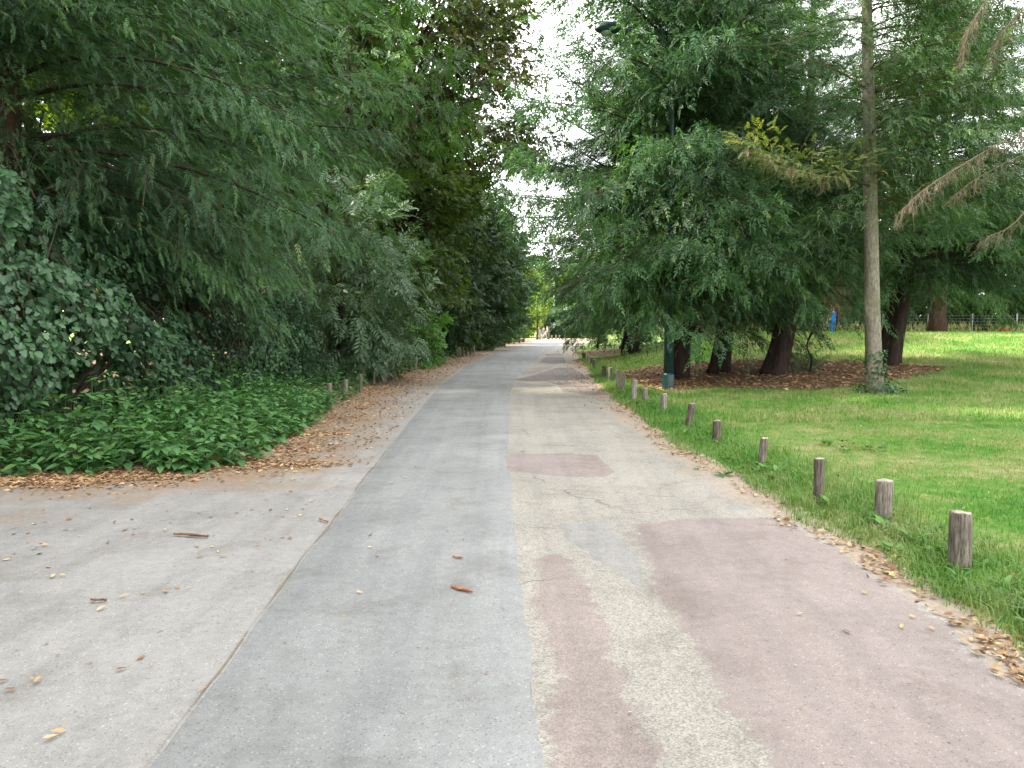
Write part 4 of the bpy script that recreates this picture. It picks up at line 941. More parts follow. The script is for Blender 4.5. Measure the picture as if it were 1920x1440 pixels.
# ------------------------------------------------------------------ grass
def blades(name, label, off, y, h, wdt, r, material, bend=.45, three=False):
    x = redge(y) + off; n = len(x); P = np.stack([x, y, terr(x, y) - .005], -1)
    ba_ = bare(x, y); k = r.random(n) > ba_ * 1.15; k &= in_frame(P, .12)
    P, h, wdt = P[k], h[k], wdt[k]; n = len(P)
    az = r.uniform(0, 6.283, n); ln_ = r.uniform(.1, 1.0, n) * bend; ca, sa = np.cos(az), np.sin(az)
    wv = np.stack([-sa, ca, 0 * az], -1) * wdt[:, None] * .5; fw = np.stack([ca, sa, 0 * az], -1); up = np.array([0, 0, 1.])
    a = np.clip(r.normal(.45, .22, n), 0, 1)
    s = Soup()
    if three:
        m1 = P + fw * (h * ln_ * .35)[:, None] + up * (h * .6)[:, None]; tp = P + fw * (h * ln_ * 1.3)[:, None] + up * (h * (1 - .35 * ln_))[:, None]
        V = np.stack([P - wv, P + wv, m1 - wv * .8, m1 + wv * .8, tp], 1); F = np.array([(0, 1, 3), (0, 3, 2), (2, 3, 4)])
        nv = 5
    else:
        tp = P + fw * (h * ln_)[:, None] + up * h[:, None]; V = np.stack([P - wv, P + wv, tp], 1); F = np.array([(0, 1, 2)]); nv = 3
    s.add(V.reshape(-1, 3), (F[None] + (np.arange(n) * nv)[:, None, None]).reshape(-1, 3), np.repeat(a, nv))
    return tag(s.build(name, material), label, 'grass', kind='stuff')
r = np.random.default_rng(111)
def gpos(n, y0, y1, o0, o1, p=1.0):
    return o0 + (o1 - o0) * r.random(n), y0 + (y1 - y0) * r.random(n) ** p
o_, y_ = gpos(150000, 3.2, 13, .05, 9, 1.15)
blades('lawn_grass', 'short patchy lawn grass on the near right side', o_, y_, r.uniform(.02, .055, 150000), r.uniform(.004, .009, 150000), r, M['grass'], .9)
o_, y_ = gpos(170000, 12.5, 38, .05, 26, 1.25)
blades('lawn_grass', 'lawn grass rolling back under the right hand trees', o_, y_, r.uniform(.03, .075, 170000) * (1 + y_ / 40), r.uniform(.007, .014, 170000) * (1 + y_ / 30), r, M['grass'], .8)
n = 33000; y_ = 3.3 + 22 * r.random(n) ** 1.5; o_ = np.abs(.52 + r.normal(0, .30, n)) * (1 + .25 * (fbm(y_ * .8, 0 * y_, 3) - .5)); o_ = np.maximum(o_, -.02 + .22 * vnoise(y_ * 3, 0 * y_, 1) * r.random(n))
k = vnoise(y_ * 1.7, o_ * 2.2, 6) + r.random(n) * .5 > .45
o_, y_ = o_[k], y_[k]; n = len(o_)
blades('verge_grass', 'long lush grass along the right bollards', o_, y_, r.uniform(.05, .15, n) * (.5 + .9 * vnoise(y_ * 1.3, o_ * 2, 2)), r.uniform(.005, .010, n), r, M['verge'], .9, True)
# broad-leaved weeds in the verge
s = Soup()
for i in range(95):
    y = 3.6 + 18 * r.random() ** 1.4; o = .25 + abs(r.normal(.25, .25)) if i > 26 else 0
    x = float(rx(y)) + o
    if i <= 26: c = G(1405, 885) if i < 15 else G(1605, 842); x, y = c[0] + r.normal(0, .22), c[1] + r.normal(0, .35)
    k = int(r.integers(6, 11)); A = r.uniform(0, 6.28, k); z = float(terr(x, y)) + .02
    d = np.stack([np.cos(A), np.sin(A), r.uniform(.1, .8, k)], -1); P = np.tile([x, y, z], (k, 1)) + d * .02
    s.inst(OVATE if i % 2 else LANCE, P, basis(d, np.tile([0, 0, 1.], (k, 1)) - d * .3), r.uniform(.05, .12, k), np.clip(r.normal(.5, .25, k), 0, 1))
tag(s.build('broad_weeds', M['fresh']), 'low broad leaved weeds among the right bollards', 'plants', kind='stuff')

s = Soup()
for i in range(520):
    y = 4.2 + 17 * r.random() ** 1.2; x = float(rx(y)) + .5 + 9 * r.random(); 
    if float(vnoise(x * .9, y * .9, 2)) + .35 * r.random() < .55: continue
    k = int(r.integers(4, 9)); A = r.uniform(0, 6.28, k); z = float(terr(x, y)) + .02; d = np.stack([np.cos(A), np.sin(A), r.uniform(.1, .7, k)], -1); P = np.tile([x, y, z], (k, 1)) + d * r.uniform(.01, .08, k)[:, None] * np.array([1, 1, .2])
    s.inst(OVATE if i % 3 else LANCE, P, basis(d, np.tile([0, 0, 1.], (k, 1)) - d * .3), r.uniform(.02, .06, k), np.clip(r.normal(.5, .25, k), 0, 1))
tag(s.build('lawn_weeds', M['fresh']), 'small clover and plantain weeds dotted through the lawn', 'plants', kind='stuff')
# ------------------------------------------------------------------ fallen leaves
def litter(name, label, P, size, material, r, Ts, flat=.35):
    n = len(P); A = r.uniform(0, 6.28, n); d = np.stack([np.cos(A), np.sin(A), r.normal(0, .12, n)], -1)
    s = Soup(); put(s, Ts, P, d, np.array([0, 0, 1.]) + r.normal(0, flat, (n, 3)), size, np.clip(r.normal(.5, .25, n), 0, 1), r)
    return tag(s.build(name, material), label, 'leaves', kind='stuff')
r = np.random.default_rng(121)
n = 120000; y_ = 6.6 + 46 * r.random(n) ** 1.7; x_ = lx(y_) - .1 - 4.6 * r.random(n)
x_[:18000] = -8 + 6 * r.random(18000); y_[:18000] = 6.6 + 2.4 * r.random(18000)
D = vegdist(x_, y_); cl = fbm(x_ * 1.4, y_ * 1.4, 4, 3)
pk = np.exp(-(np.maximum(D - .05, 0) / np.where(y_ < 8.6, .42, np.interp(y_, [8.6, 14, 25, 60], [.8, .95, 1.0, .6]))) ** 2) * np.where(y_ < 8.6, .05 + 2.2 * np.clip(cl - .42, 0, .6), .2 + 1.5 * np.clip(cl - .3, 0, .6)) * (D > -.5) * np.interp(y_, [6, 26, 45], [1, 1, .35])
k = r.random(n) < pk
P = np.stack([x_[k], y_[k], np.full(k.sum(), .018) + .012 * r.random(k.sum())], -1)
near = P[:, 1] < 11.5
litter('fallen_leaves', 'carpet of dry brown leaves between the left lane and the planting', P, r.uniform(.025, .068, len(P)) * (1 + .012 * P[:, 1]), M['litter'], r, FLATL + CURL[:2])
n = 5000; y_ = 3.3 + 34 * r.random(n) ** 1.3; wd = .075 + .05 * sstep(8, 12, y_) + .30 * sstep(13, 18, y_) * (1 - sstep(28, 36, y_)); x_ = redge(y_) - .05 + r.normal(0, 1, n) * wd
k = r.random(n) < (.25 + 1.3 * np.clip(vnoise(y_ * 1.6, 0 * y_, 5) - .25, 0, 1)) ; x_, y_ = x_[k], y_[k]
P = np.stack([x_, y_, np.maximum(.022, terr(x_, y_) - .01) + .01 * r.random(len(x_))], -1)
litter('fallen_leaves', 'narrow line of dry leaves along the right road edge', P, r.uniform(.02, .055, len(P)) * (1 + .02 * y_), M['litter_pale'], r, FLATL + CURL[:3])
n = 26000; q = [sample_poly(MUL[0], 6500, r), sample_poly(MUL[1], 900, r)]; q = np.concatenate(q)
P = np.stack([q[:, 0], q[:, 1], terr(q[:, 0], q[:, 1]) + .025], -1)
litter('fallen_leaves', 'brown leaf mulch under the right hand yews', P, r.uniform(.06, .13, len(P)), M['litter'], r, FLATL)
n = 2600; y_ = 4 + 18 * r.random(n); x_ = rx(y_) + .5 + 11 * r.random(n); P = np.stack([x_, y_, terr(x_, y_) + .03], -1); k = in_frame(P); P = P[k]
litter('fallen_leaves', 'small pale leaves sprinkled over the lawn', P, r.uniform(.018, .045, len(P)), M['litter_pale'], r, FLATL)

n = 1000; y_ = 2.6 + 5.4 * r.random(n) ** .6; x_ = lx(y_) - .15 - 5 * r.random(n); k = r.random(n) < (.12 + .9 * np.clip(fbm(x_ * .8, y_ * .8, 6, 2) - .35, 0, 1)) * sstep(2.2, 7.5, y_) * 2
P = np.stack([x_[k], y_[k], np.full(k.sum(), .020)], -1)
litter('fallen_leaves', 'few small dry leaves and crumbs scattered over the left path', P, r.uniform(.014, .055, len(P)), M['litter_pale'], r, FLATL + CURL[:3], .2)
n = 260; y_ = 3 + 25 * r.random(n) ** 1.3; x_ = lx(y_) + (rx(y_) - lx(y_)) * r.random(n); P = np.stack([x_, y_, np.full(n, .024)], -1)
litter('fallen_leaves', 'tiny leaf crumbs dotted over both lanes', P, r.uniform(.008, .024, n) * (1 + .03 * y_), M['litter_pale'], r, FLATL, .2)
# single dry leaves and bark on the asphalt
curl_me = []
for i, T in enumerate(CURL):
    s = Soup(); s.add(T[0] * np.array([1, .8, .55]), T[1], r.random()); 
    for mk in ('litter_pale',):
        o = s.build('dry_leaf', M[mk]); curl_me.append(o.data); bpy.data.objects.remove(o)
spots = [(100, 1090), (118, 1088), (60, 1285), (20, 1305), (72, 1288), (285, 1258), (375, 1050), (420, 1050), (232, 1128), (190, 1150), (150, 1012), (215, 985), (230, 1000), (310, 1000), (60, 1030), (85, 1030), (40, 1120), (66, 1035), (170, 1250), (228, 1265), (110, 1390), (95, 1400), (380, 1303),
         (355, 1112), (430, 1113), (320, 985), (455, 960), (500, 940), (695, 1010), (694, 1034), (708, 1050), (674, 1120), (1500, 1160), (1545, 1003), (1475, 1055), (1588, 1195), (1620, 1120), (1237, 922), (1300, 925), (1690, 1185), (1710, 1165), (1840, 1205), (1880, 1235), (1905, 1255), (1750, 1155), (760, 900), (830, 880), (860, 830), (905, 800), (1010, 770), (1075, 800), (1095, 770), (1125, 800), (1030, 790), (780, 880), (735, 910), (640, 905), (585, 945), (540, 930), (5, 1290)]
for i, q in enumerate(spots):
    g_ = G(*q); o = bpy.data.objects.new('dry_leaf', curl_me[i % len(curl_me)]); o.location = (g_[0], g_[1], .029)
    o.rotation_euler = (random.uniform(-.2, .2), random.uniform(-.2, .2), random.uniform(0, 6.28)); sc_ = random.uniform(.025, .055) * (1.0 + .035 * g_[1]); o.scale = (sc_,) * 3
    link(o); tag(o, 'single curled dry leaf lying loose on the asphalt', 'leaf', 'loose dry leaves on the asphalt')
def bark_piece(px0, px1, wdt, material, label, seed):
    a, b = G(*px0), G(*px1); a = np.array([a[0], a[1], .03]); b = np.array([b[0], b[1], .034]); s = Soup(); q = np.random.default_rng(seed)
    P = curve_pts([a, a + (b - a) * .35 + q.normal(0, .008, 3), a + (b - a) * .7 + q.normal(0, .006, 3), b], 12); P[:, 2] = .026 + wdt * .35 + .004 * q.random(12)
    tube(s, P, wdt * .5 * (.55 + .6 * q.random(12)), 9, .5, True, lambda t, th: (1 + .3 * np.sin(3 * th + 5 * t) + .15 * np.sin(7 * th - 9 * t)))
    s.V[-1][:, 2] = .024 + (s.V[-1][:, 2] - .024) * .62
    c = (a + b) / 2; c[2] = .025
    tag(s.build('bark_piece', material, None, c, smooth=True), label, 'bark')
bark_piece((326, 1010), (390, 1014), .026, M['brown_bark'], 'dark brown stick of bark lying on the left path', 1)
bark_piece((847, 1110), (886, 1120), .026, M['orange_bark'], 'larger orange bark strip on the blue grey lane', 2)
bark_piece((850, 1052), (867, 1054), .018, M['orange_bark'], 'smaller orange bark chip behind the larger strip on the lane', 3)
bark_piece((599, 980), (616, 985), .02, M['orange_bark'], 'orange bark chip beside the dirt seam', 4)
bark_piece((172, 1134), (200, 1136), .018, M['brown_bark'], 'small grey brown twig on the left path', 5)

# ------------------------------------------------------------------ bollards
ORD = ['nearest', 'second', 'third', 'fourth', 'fifth', 'sixth', 'seventh', 'eighth', 'ninth', 'tenth', 'eleventh', 'twelfth', 'thirteenth', 'fourteenth', 'fifteenth', 'sixteenth', 'seventeenth', 'eighteenth', 'nineteenth', 'twentieth', 'twenty-first', 'twenty-second', 'twenty-third', 'twenty-fourth']
def bollard(px, pyb, pyt, wpx, seed, label, group, tilt=0., topm='end_grain', base=None):
    g_ = G(px, pyb) if base is None else np.array(base, float); q = np.random.default_rng(seed)
    dist = g_[1]; h = (pyb - pyt) / FPX * dist / CP; rad = wpx / FPX * dist / 2
    s = Soup(); n = 24; hs = np.array([-.12, 0, .15, .35, .55, .75, .9, .975, 1.0]) * h; hs[0] = -.12
    rr = rad * np.array([1.06, 1.04, 1.02, 1.0, .99, .99, 1.0, .98, .90]) * (1 + q.normal(0, .012, 9)); ph = q.uniform(0, 6.28, 4)
    th = np.arange(n) * 2 * math.pi / n
    prof_ = 1 + .045 * np.sin(2 * th + ph[0]) + .03 * np.sin(5 * th + ph[1]) - .10 * np.exp(-((th - ph[2]) % 6.283 / .22) ** 2) - .08 * np.exp(-((th - ph[3]) % 6.283 / .2) ** 2)
    tl = np.array([tilt + q.normal(0, .045), q.normal(0, .045)]); sl = q.normal(0, .035)
    V = []
    for k in range(9):
        x = rr[k] * prof_ * np.cos(th) * (1 + q.normal(0, .012, n)); y = rr[k] * prof_ * np.sin(th) * (1 + q.normal(0, .012, n))
        z = hs[k] + (x * sl + rad * .05 * np.sin(4 * th + ph[1]) if k >= 6 else 0) + 0 * th
        V.append(np.stack([x + tl[0] * hs[k], y + tl[1] * hs[k], z], -1))
    V = np.concatenate(V + [np.array([[tl[0] * h, tl[1] * h, h * 1.004]])])
    F = []
    for k in range(8):
        for j in range(n): a, b = k * n + j, k * n + (j + 1) % n; F += [(a, b, b + n), (a, b + n, a + n)]
    s.add(V, F, .5, 0); s2 = [(8 * n + j, 8 * n + (j + 1) % n, 9 * n) for j in range(n)]
    s.F.append(np.array(s2, np.int32)); s.M.append(np.full(n, 1, np.int32))
    o = s.build('wooden_bollard', [M['bollard_wood'], M[topm]], None, (0, 0, 0), smooth=False)
    o.location = tuple(float(v) for v in g_); o.rotation_euler = (0, 0, 0)
    return tag(o, label, 'bollard', group)
RB = [(1799, 1066, 957, 38, .02), (1655, 975, 898, 33, 0), (1535, 940, 858, 20, .03), (1427, 875, 820, 15, .05), (1343, 828, 788, 16, -.02), (1291, 800, 756, 14, .04), (1244, 773, 738, 13, .0), (1209, 757, 728, 11, .02),
      (1188, 749, 713, 10, -.03), (1167, 736, 699, 8, .0), (1159, 729, 693, 8, .02), (1145, 716, 689, 8, 0), (1133, 709, 685, 9, 0), (1114, 690, 674, 6, 0), (1109, 684, 670, 5.5, 0), (1103, 681, 667, 5.5, 0), (1095, 672, 662, 5.5, 0), (1103, 665, 661, 5, 0)]
for i, (x, yb, yt, wp, tl) in enumerate(RB[:17]):
    bollard(x, yb, yt, wp, 200 + i, ('nearest' if i == 0 else ORD[i] + ' nearest') + ' wooden bollard in the row on the right verge', 'wooden bollards on the right verge', tl, 'end_grain_pale' if i in (3, 14) else 'end_grain')
LB = [(617, 757, 719, 10), (647, 748, 712, 9), (677, 738, 702, 7), (701, 722, 694, 5), (721, 718, 690, 9), (737, 712, 686, 9), (768, 699, 677, 7.5), (779, 695, 672, 5), (793, 689, 668, 5), (862, 671, 653, 4.5), (868, 669, 651, 4.2), (874, 667, 649.5, 4), (882, 665, 648, 4), (889, 662.5, 647, 4), (905, 658, 644.5, 3.4), (915, 655, 643, 3.2), (925, 653, 641.5, 3), (935, 651, 640, 3), (945, 648.5, 638.5, 3), (955, 646.5, 637, 3), (964, 645, 636.5, 3), (974, 643.5, 635.5, 3)]
for i, (x, yb, yt, wp) in enumerate(LB):
    bollard(x, yb, yt, wp, 300 + i, ('nearest' if i == 0 else ORD[i] + ' nearest') + ' wooden bollard in the row on the left planting edge', 'wooden bollards on the left planting edge', random.uniform(-.03, .03), 'end_grain_pale' if i == 3 else 'end_grain')

# ------------------------------------------------------------------ lamp posts
def box(s, c, d, m=0):
    c = np.array(c, float); d = np.array(d, float) / 2
    V = np.array([(x, y, z) for x in (-1, 1) for y in (-1, 1) for z in (-1, 1)]) * d + c
    s.add(V, [(0, 1, 3), (0, 3, 2), (4, 6, 7), (4, 7, 5), (0, 4, 5), (0, 5, 1), (2, 3, 7), (2, 7, 6), (0, 2, 6), (0, 6, 4), (1, 5, 7), (1, 7, 3)], .5, m)
lb = G(1253, 729); lamp = thing('lamp_post', lb, 'dark green street lamp standing among the yews behind the right bollards', 'street lamp')
L0 = lb
s = Soup(); tube(s, L0 + np.array([(0, 0, -.1), (0, 0, .0), (0, 0, .34), (0, 0, .36), (0, 0, .40)]), [.155, .155, .15, .145, .128], 16, .5); s.build('plinth', M['lamp_green'], lamp, L0, smooth=False)
s = Soup(); tube(s, L0 + np.array([(0, 0, .38), (0, 0, 1.72), (0, 0, 1.78), (0, 0, 1.86)]), [.125, .12, .105, .075], 16, .5); bd = s.build('base', M['lamp_green'], lamp, L0, smooth=False)
s = Soup(); box(s, L0 + (0, -.122, .95), (.11, .012, .42)); box(s, L0 + (.035, -.130, .95), (.015, .01, .03)); s.build('hatch', M['lamp_green'], bd, L0)
s = Soup(); hd = at(1138, 56, lb[1]); zt = hd[2] - lb[2]
tube(s, L0 + np.array([(0, 0, 1.82), (0, 0, 4), (0, 0, 7), (0, 0, zt - .9)]), [.072, .065, .055, .046], 12, .5); s.build('column', M['lamp_green'], lamp, L0, smooth=True)
s = Soup(); dx = hd[0] - lb[0]
tube(s, L0 + curve_pts(np.array([(0, 0, zt - .95), (dx * .06, 0, zt - .4), (dx * .35, 0, zt - .06), (dx * .85, 0, zt)]), 14), np.linspace(.045, .03, 14), 10, .5); s.build('arm', M['lamp_green'], lamp, L0, smooth=True)
s = Soup(); K = 12; t = np.linspace(0, 1, K); tube(s, L0 + np.stack([dx * .8 - .62 * t, 0 * t, zt + .05 * np.sin(t * 3)], -1), .02 + .13 * np.sin(math.pi * np.clip(t * .95 + .05, 0, 1)) ** .7, 14, .5); hdo = s.build('lamp_head', M['lamp_green'], lamp, L0, smooth=True)
s = Soup(); tube(s, L0 + np.stack([dx * .8 - .18 - .3 * t, 0 * t, zt - .05 + 0 * t], -1), .02 + .09 * np.sin(math.pi * t) ** .6, 12, .5); s.build('glass', M['lamp_glass'], hdo, L0, smooth=True)
fb = np.array([at(1039, 600, 121)[0], 121, float(terr(6, 121))])
l2 = thing('lamp_post', fb, 'pale green lamp column beyond the sandy clearing', 'street lamp')
s = Soup(); tube(s, fb + np.array([(0, 0, -.1), (0, 0, 1.2), (0, 0, 4), (0, 0, 8)]), [.15, .14, .11, .08], 10, .5); s.build('column', M['lamp_pale'], l2, fb, smooth=True)
s = Soup(); tube(s, fb + curve_pts(np.array([(0, 0, 7.9), (-.1, 0, 8.4), (-.6, 0, 8.7), (-1.3, 0, 8.7)]), 10), .05, 8, .5); tube(s, fb + np.array([(-1.2, 0, 8.68), (-1.5, 0, 8.7), (-1.9, 0, 8.66)]), [.05, .13, .04], 8, .5); s.build('arm', M['lamp_pale'], l2, fb, smooth=True)

# ------------------------------------------------------------------ people
def skin_mesh(name, J, E, material, parent, root=0, sub=1):
    me = bpy.data.meshes.new(name); keys = list(J); me.from_pydata([J[k][0] for k in keys], [], [(keys.index(a), keys.index(b)) for a, b in E]); me.materials.append(material)
    o = bpy.data.objects.new(name, me); link(o, parent)
    o.modifiers.new('skin', 'SKIN'); o.modifiers['skin'].use_smooth_shade = True
    for i, k in enumerate(keys):
        q = J[k][1]; me.skin_vertices[0].data[i].radius = q if isinstance(q, tuple) else (q, q)
    me.skin_vertices[0].data[root].use_root = True
    sm = o.modifiers.new('sub', 'SUBSURF'); sm.levels = sub; sm.render_levels = sub
    return o
def person(label, base, rotz, hgt, shirt, pants, hair, pose, group=None, sleeve='long', skin='skin', backpack=None):
    p = thing('person', base, label, 'person', group); p.rotation_euler = (0, 0, rotz); p.scale = (hgt / 1.75,) * 3
    g = pose.get; st = g('stride', .0); ln = g('lean', 0.)
    J = {'pel': ((0, 0, .95), (.15, .11)), 'bel': ((0, ln * .3, 1.10), (.14, .10)), 'che': ((0, ln * .7, 1.30), (.155, .11)), 'nek': ((0, ln, 1.46), (.075, .07)), 'thr': ((0, ln * 1.15 + .01, 1.53), .055), 'chi': ((0, ln * 1.3 + .03, 1.60), (.065, .075)), 'hea': ((0, ln * 1.35 + .02, 1.67), (.078, .095)), 'top': ((0, ln * 1.35, 1.735), (.05, .06)), 'nos': ((0, ln * 1.35 + .125, 1.645), .012)}
    E = [('pel', 'bel'), ('bel', 'che'), ('che', 'nek'), ('nek', 'thr'), ('thr', 'chi'), ('chi', 'hea'), ('hea', 'top'), ('chi', 'nos')]
    JS = {k: (J[k][0], tuple(q + .018 for q in (J[k][1] if isinstance(J[k][1], tuple) else (J[k][1],) * 2))) for k in ('pel', 'bel', 'che')}; JS['nek'] = ((0, ln, 1.45), (.085, .08)); JS['hem'] = ((0, 0, .86), (.165, .13)); ES = [('hem', 'pel'), ('pel', 'bel'), ('bel', 'che'), ('che', 'nek')]
    JP = {'pel': ((0, 0, .96), (.155, .12))}; EP = []
    for sg, nm in ((-1, 'l'), (1, 'r')):
        sh = (.185 * sg, ln * .85, 1.41); el = g('elb_' + nm, (.25 * sg, ln * .4 - .03, 1.13)); wr = g('wri_' + nm, (.24 * sg, .10, .90))
        el, wr = np.array(el), np.array(wr); hd_ = wr + (wr - el) / np.linalg.norm(wr - el) * .08
        J['sh' + nm] = (sh, .06); J['el' + nm] = (tuple(el), .043); J['wr' + nm] = (tuple(wr), .03); J['ha' + nm] = (tuple(hd_), (.038, .022)); E += [('che', 'sh' + nm), ('sh' + nm, 'el' + nm), ('el' + nm, 'wr' + nm), ('wr' + nm, 'ha' + nm)]
        dv = (wr - el) / np.linalg.norm(wr - el); sv = np.cross(dv, (1, 0, 0)); sv /= np.linalg.norm(sv)
        for k, (o_, L) in enumerate(((-.03, .06), (-.01, .075), (.01, .07), (.03, .055))):
            J[f'f{k}{nm}'] = (tuple(hd_ + sv * o_ + dv * L * .6), .009); J[f'g{k}{nm}'] = (tuple(hd_ + sv * o_ + dv * L + (0, 0, -.012)), .008); E += [('ha' + nm, f'f{k}{nm}'), (f'f{k}{nm}', f'g{k}{nm}')]
        J['th' + nm] = (tuple(wr + sv * .05 + dv * .05), .010); E.append(('wr' + nm, 'th' + nm))
        JS['sh' + nm] = (sh, .078); ES.append(('che', 'sh' + nm))
        if sleeve == 'long': JS['el' + nm] = (tuple(el), .056); JS['wr' + nm] = (tuple(wr), .042); ES += [('sh' + nm, 'el' + nm), ('el' + nm, 'wr' + nm)]
        else: JS['el' + nm] = (tuple(np.array(sh) * .3 + el * .7), .07); ES.append(('sh' + nm, 'el' + nm))
        f = st * sg
        hp, kn, an, to = (.095 * sg, 0, .90), (.105 * sg, f * .5 + .03 * abs(st), .50), (.105 * sg, f - .02, .085 + max(0, -f) * .25), (.115 * sg, f + .15, .035 + max(0, -f) * .1)
        for q, v_, rr_ in (('hp', hp, .09), ('kn', kn, .058), ('an', an, .042), ('to', to, .035)): J[q + nm] = (v_, rr_)
        E += [('pel', 'hp' + nm), ('hp' + nm, 'kn' + nm), ('kn' + nm, 'an' + nm), ('an' + nm, 'to' + nm)]
        JP['hp' + nm] = (hp, .105); JP['kn' + nm] = (kn, .078); JP['an' + nm] = (an, .066); EP += [('pel', 'hp' + nm), ('hp' + nm, 'kn' + nm), ('kn' + nm, 'an' + nm)]
        skin_mesh('shoe', {'a': ((an[0], an[1] - .04, an[2] - .03), .047), 'b': ((an[0], an[1] + .05, an[2] - .03), .047), 'c': ((to[0], to[1] + .03, to[2]), .038)}, [('a', 'b'), ('b', 'c')], shoe_m, p)
    skin_mesh('body', J, E, M[skin], p, 0, 2)
    skin_mesh('shirt', JS, ES, shirt, p, 0, 2); skin_mesh('trousers', JP, EP, pants, p, 0, 2)
    if hair is not None:
        hx = ln * 1.35
        skin_mesh('hair', {'a': ((0, hx - .03, 1.62), (.075, .06)), 'b': ((0, hx - .025, 1.70), (.085, .09)), 'c': ((0, hx, 1.76), (.055, .065))}, [('a', 'b'), ('b', 'c')], hair, p)
    return p
shoe_m = plain('shoe_dark', (.03, .03, .03), .6)
cl = {k: plain('cloth_' + k, c, .85, .1, .12, 12) for k, c in dict(blue=(.02, .17, .50), navy=(.015, .11, .36), brown=(.13, .045, .03), rust=(.36, .17, .09), grey=(.16, .18, .19), dark=(.05, .055, .06), white=(.48, .47, .45), hair=(.04, .025, .018), fair=(.30, .13, .06)).items()}
bx = at(1561, 600, 39.0); bz = float(at(1561, 582, 39.0)[2]) - 1.76
bp_ = (bx[0], 39.0, max(bz, float(terr(bx[0], 39.0))))
person('bald person in blue shirt and blue trousers walking away beyond the lawn crest', (bx[0], 39.0, float(terr(bx[0], 39.0))), 0.25, 1.78, cl['blue'], cl['navy'], None, dict(stride=.22, elb_r=(.30, -.08, 1.15), wri_r=(.30, .12, 1.02), elb_l=(-.27, -.06, 1.13), wri_l=(-.27, .06, .92), lean=.04), sleeve='short')
FAR_Y = 103
def fx(px): return float(at(px, 630, FAR_Y)[0])
person('person in dark brown walking left at the far end of the road', (fx(1010.5), FAR_Y, .03), 1.35, 1.72, cl['brown'], cl['dark'], cl['hair'], dict(stride=.30, wri_r=(.22, .16, .95)))
person('person in grey top behind the pushchair at the far end', (fx(1019.5), FAR_Y + .4, .03), -.3, 1.68, cl['grey'], cl['grey'], cl['hair'], dict(stride=.05, elb_l=(-.24, .02, 1.12), elb_r=(.24, .02, 1.12), wri_l=(-.2, .3, 1.02), wri_r=(.2, .3, 1.02)))
person('person in white top leaning forward beside the tall wooden post', (fx(1028.5), FAR_Y + .3, .03), 1.2, 1.74, cl['white'], cl['dark'], cl['fair'], dict(stride=.12, lean=.12, wri_l=(-.2, .32, 1.0), wri_r=(.2, .32, 1.0)))
# pushchair
pc = np.array([fx(1022), FAR_Y - .35, .03]); pu = thing('pushchair', pc, 'dark grey pushchair between the far walkers', 'pushchair')
def bar(name, A, B, rad, m, parent=pu, loc=pc, n=8):
    s = Soup(); tube(s, np.array([A, B]) + loc, rad, n, .5); return s.build(name, m, parent, loc, smooth=True)
for dx_ in (-.42, .42):
    for dy_ in (-.25, .25):
        s = Soup(); th = np.linspace(0, 2 * math.pi, 17); tube(s, pc + np.stack([dx_ + .13 * np.cos(th), dy_ + 0 * th, .15 + .13 * np.sin(th)], -1), .022, 6, .5, False); wh = s.build('wheel', cl['dark'], pu, pc, smooth=True)
        bar('hub', (dx_, dy_ - .02, .15), (dx_, dy_ + .02, .15), .03, M['metal'], wh)
for dy_ in (-.22, .22):
    bar('frame', (-.42, dy_, .15), (.35, dy_, .85), .018, M['metal']); bar('frame', (.42, dy_, .15), (-.1, dy_, .55), .018, M['metal']); bar('handle_arm', (.35, dy_, .85), (.55, dy_, 1.02), .016, M['metal'])
bar('handle', (.55, -.22, 1.02), (.55, .22, 1.02), .02, cl['dark'])
s = Soup(); box(s, pc + (-.02, 0, .48), (.5, .38, .10)); box(s, pc + (.2, 0, .68), (.09, .38, .42)); s.build('seat', cl['dark'], pu, pc)
s = Soup(); th = np.linspace(.1, 2.2, 8); V = [];
for y_ in (-.2, .2): V += [pc + (.15 + .34 * math.cos(a + .9), y_, .72 + .34 * math.sin(a + .9) * .9) for a in th]
s.add(V, [f for i in range(7) for f in ((i, i + 1, i + 9), (i, i + 9, i + 8))]); s.build('hood', cl['grey'], pu, pc)
# posts, barrier and short bollards round the clearing
def far_post(px, top, wdt, Y, label, cat='post', name='wooden_post', m='bollard_wood'):
    b = np.array([float(at(px, 630, Y)[0]), Y, .03]); s = Soup(); P = b + np.array([(0, 0, -.1), (0, 0, top * .4), (0, 0, top * .95), (0, 0, top)]); tube(s, P, [wdt, wdt, wdt * .96, wdt * .8], 12, .5, True, lambda t, a: 1 + .05 * np.sin(3 * a)); return tag(s.build(name, M[m], None, b, smooth=True), label, cat)
far_post(1029, 1.62, .12, 101, 'tall grey wooden post in front of the person in white')
far_post(1012, 1.30, .13, 99, 'thick brown wooden post in front of the person in brown')
far_post(1005.3, .75, .08, 97.5, 'thin wooden post left of the thick brown post')
b = np.array([fx(1017), 100.2, .03]); s = Soup(); tube(s, b + np.array([(-.3, 0, .1), (.35, 0, 1.0)]), .04, 8, .5); tube(s, b + np.array([(.35, 0, 1.02), (.5, .0, -.0)]), .03, 6, .5)
tag(s.build('slanted_strut', cl['white'], None, b), 'slanted white timber strut beside the brown post', 'strut')
for i, (px, Y) in enumerate(((1035, 104), (1042.5, 105), (1049, 106), (1059, 108))):
    far_post(px, .55, .10, Y, ['first', 'second', 'third', 'fourth'][i] + ' short post from the left on the sandy clearing', 'bollard', 'wooden_bollard')['group'] = 'short posts on the clearing'
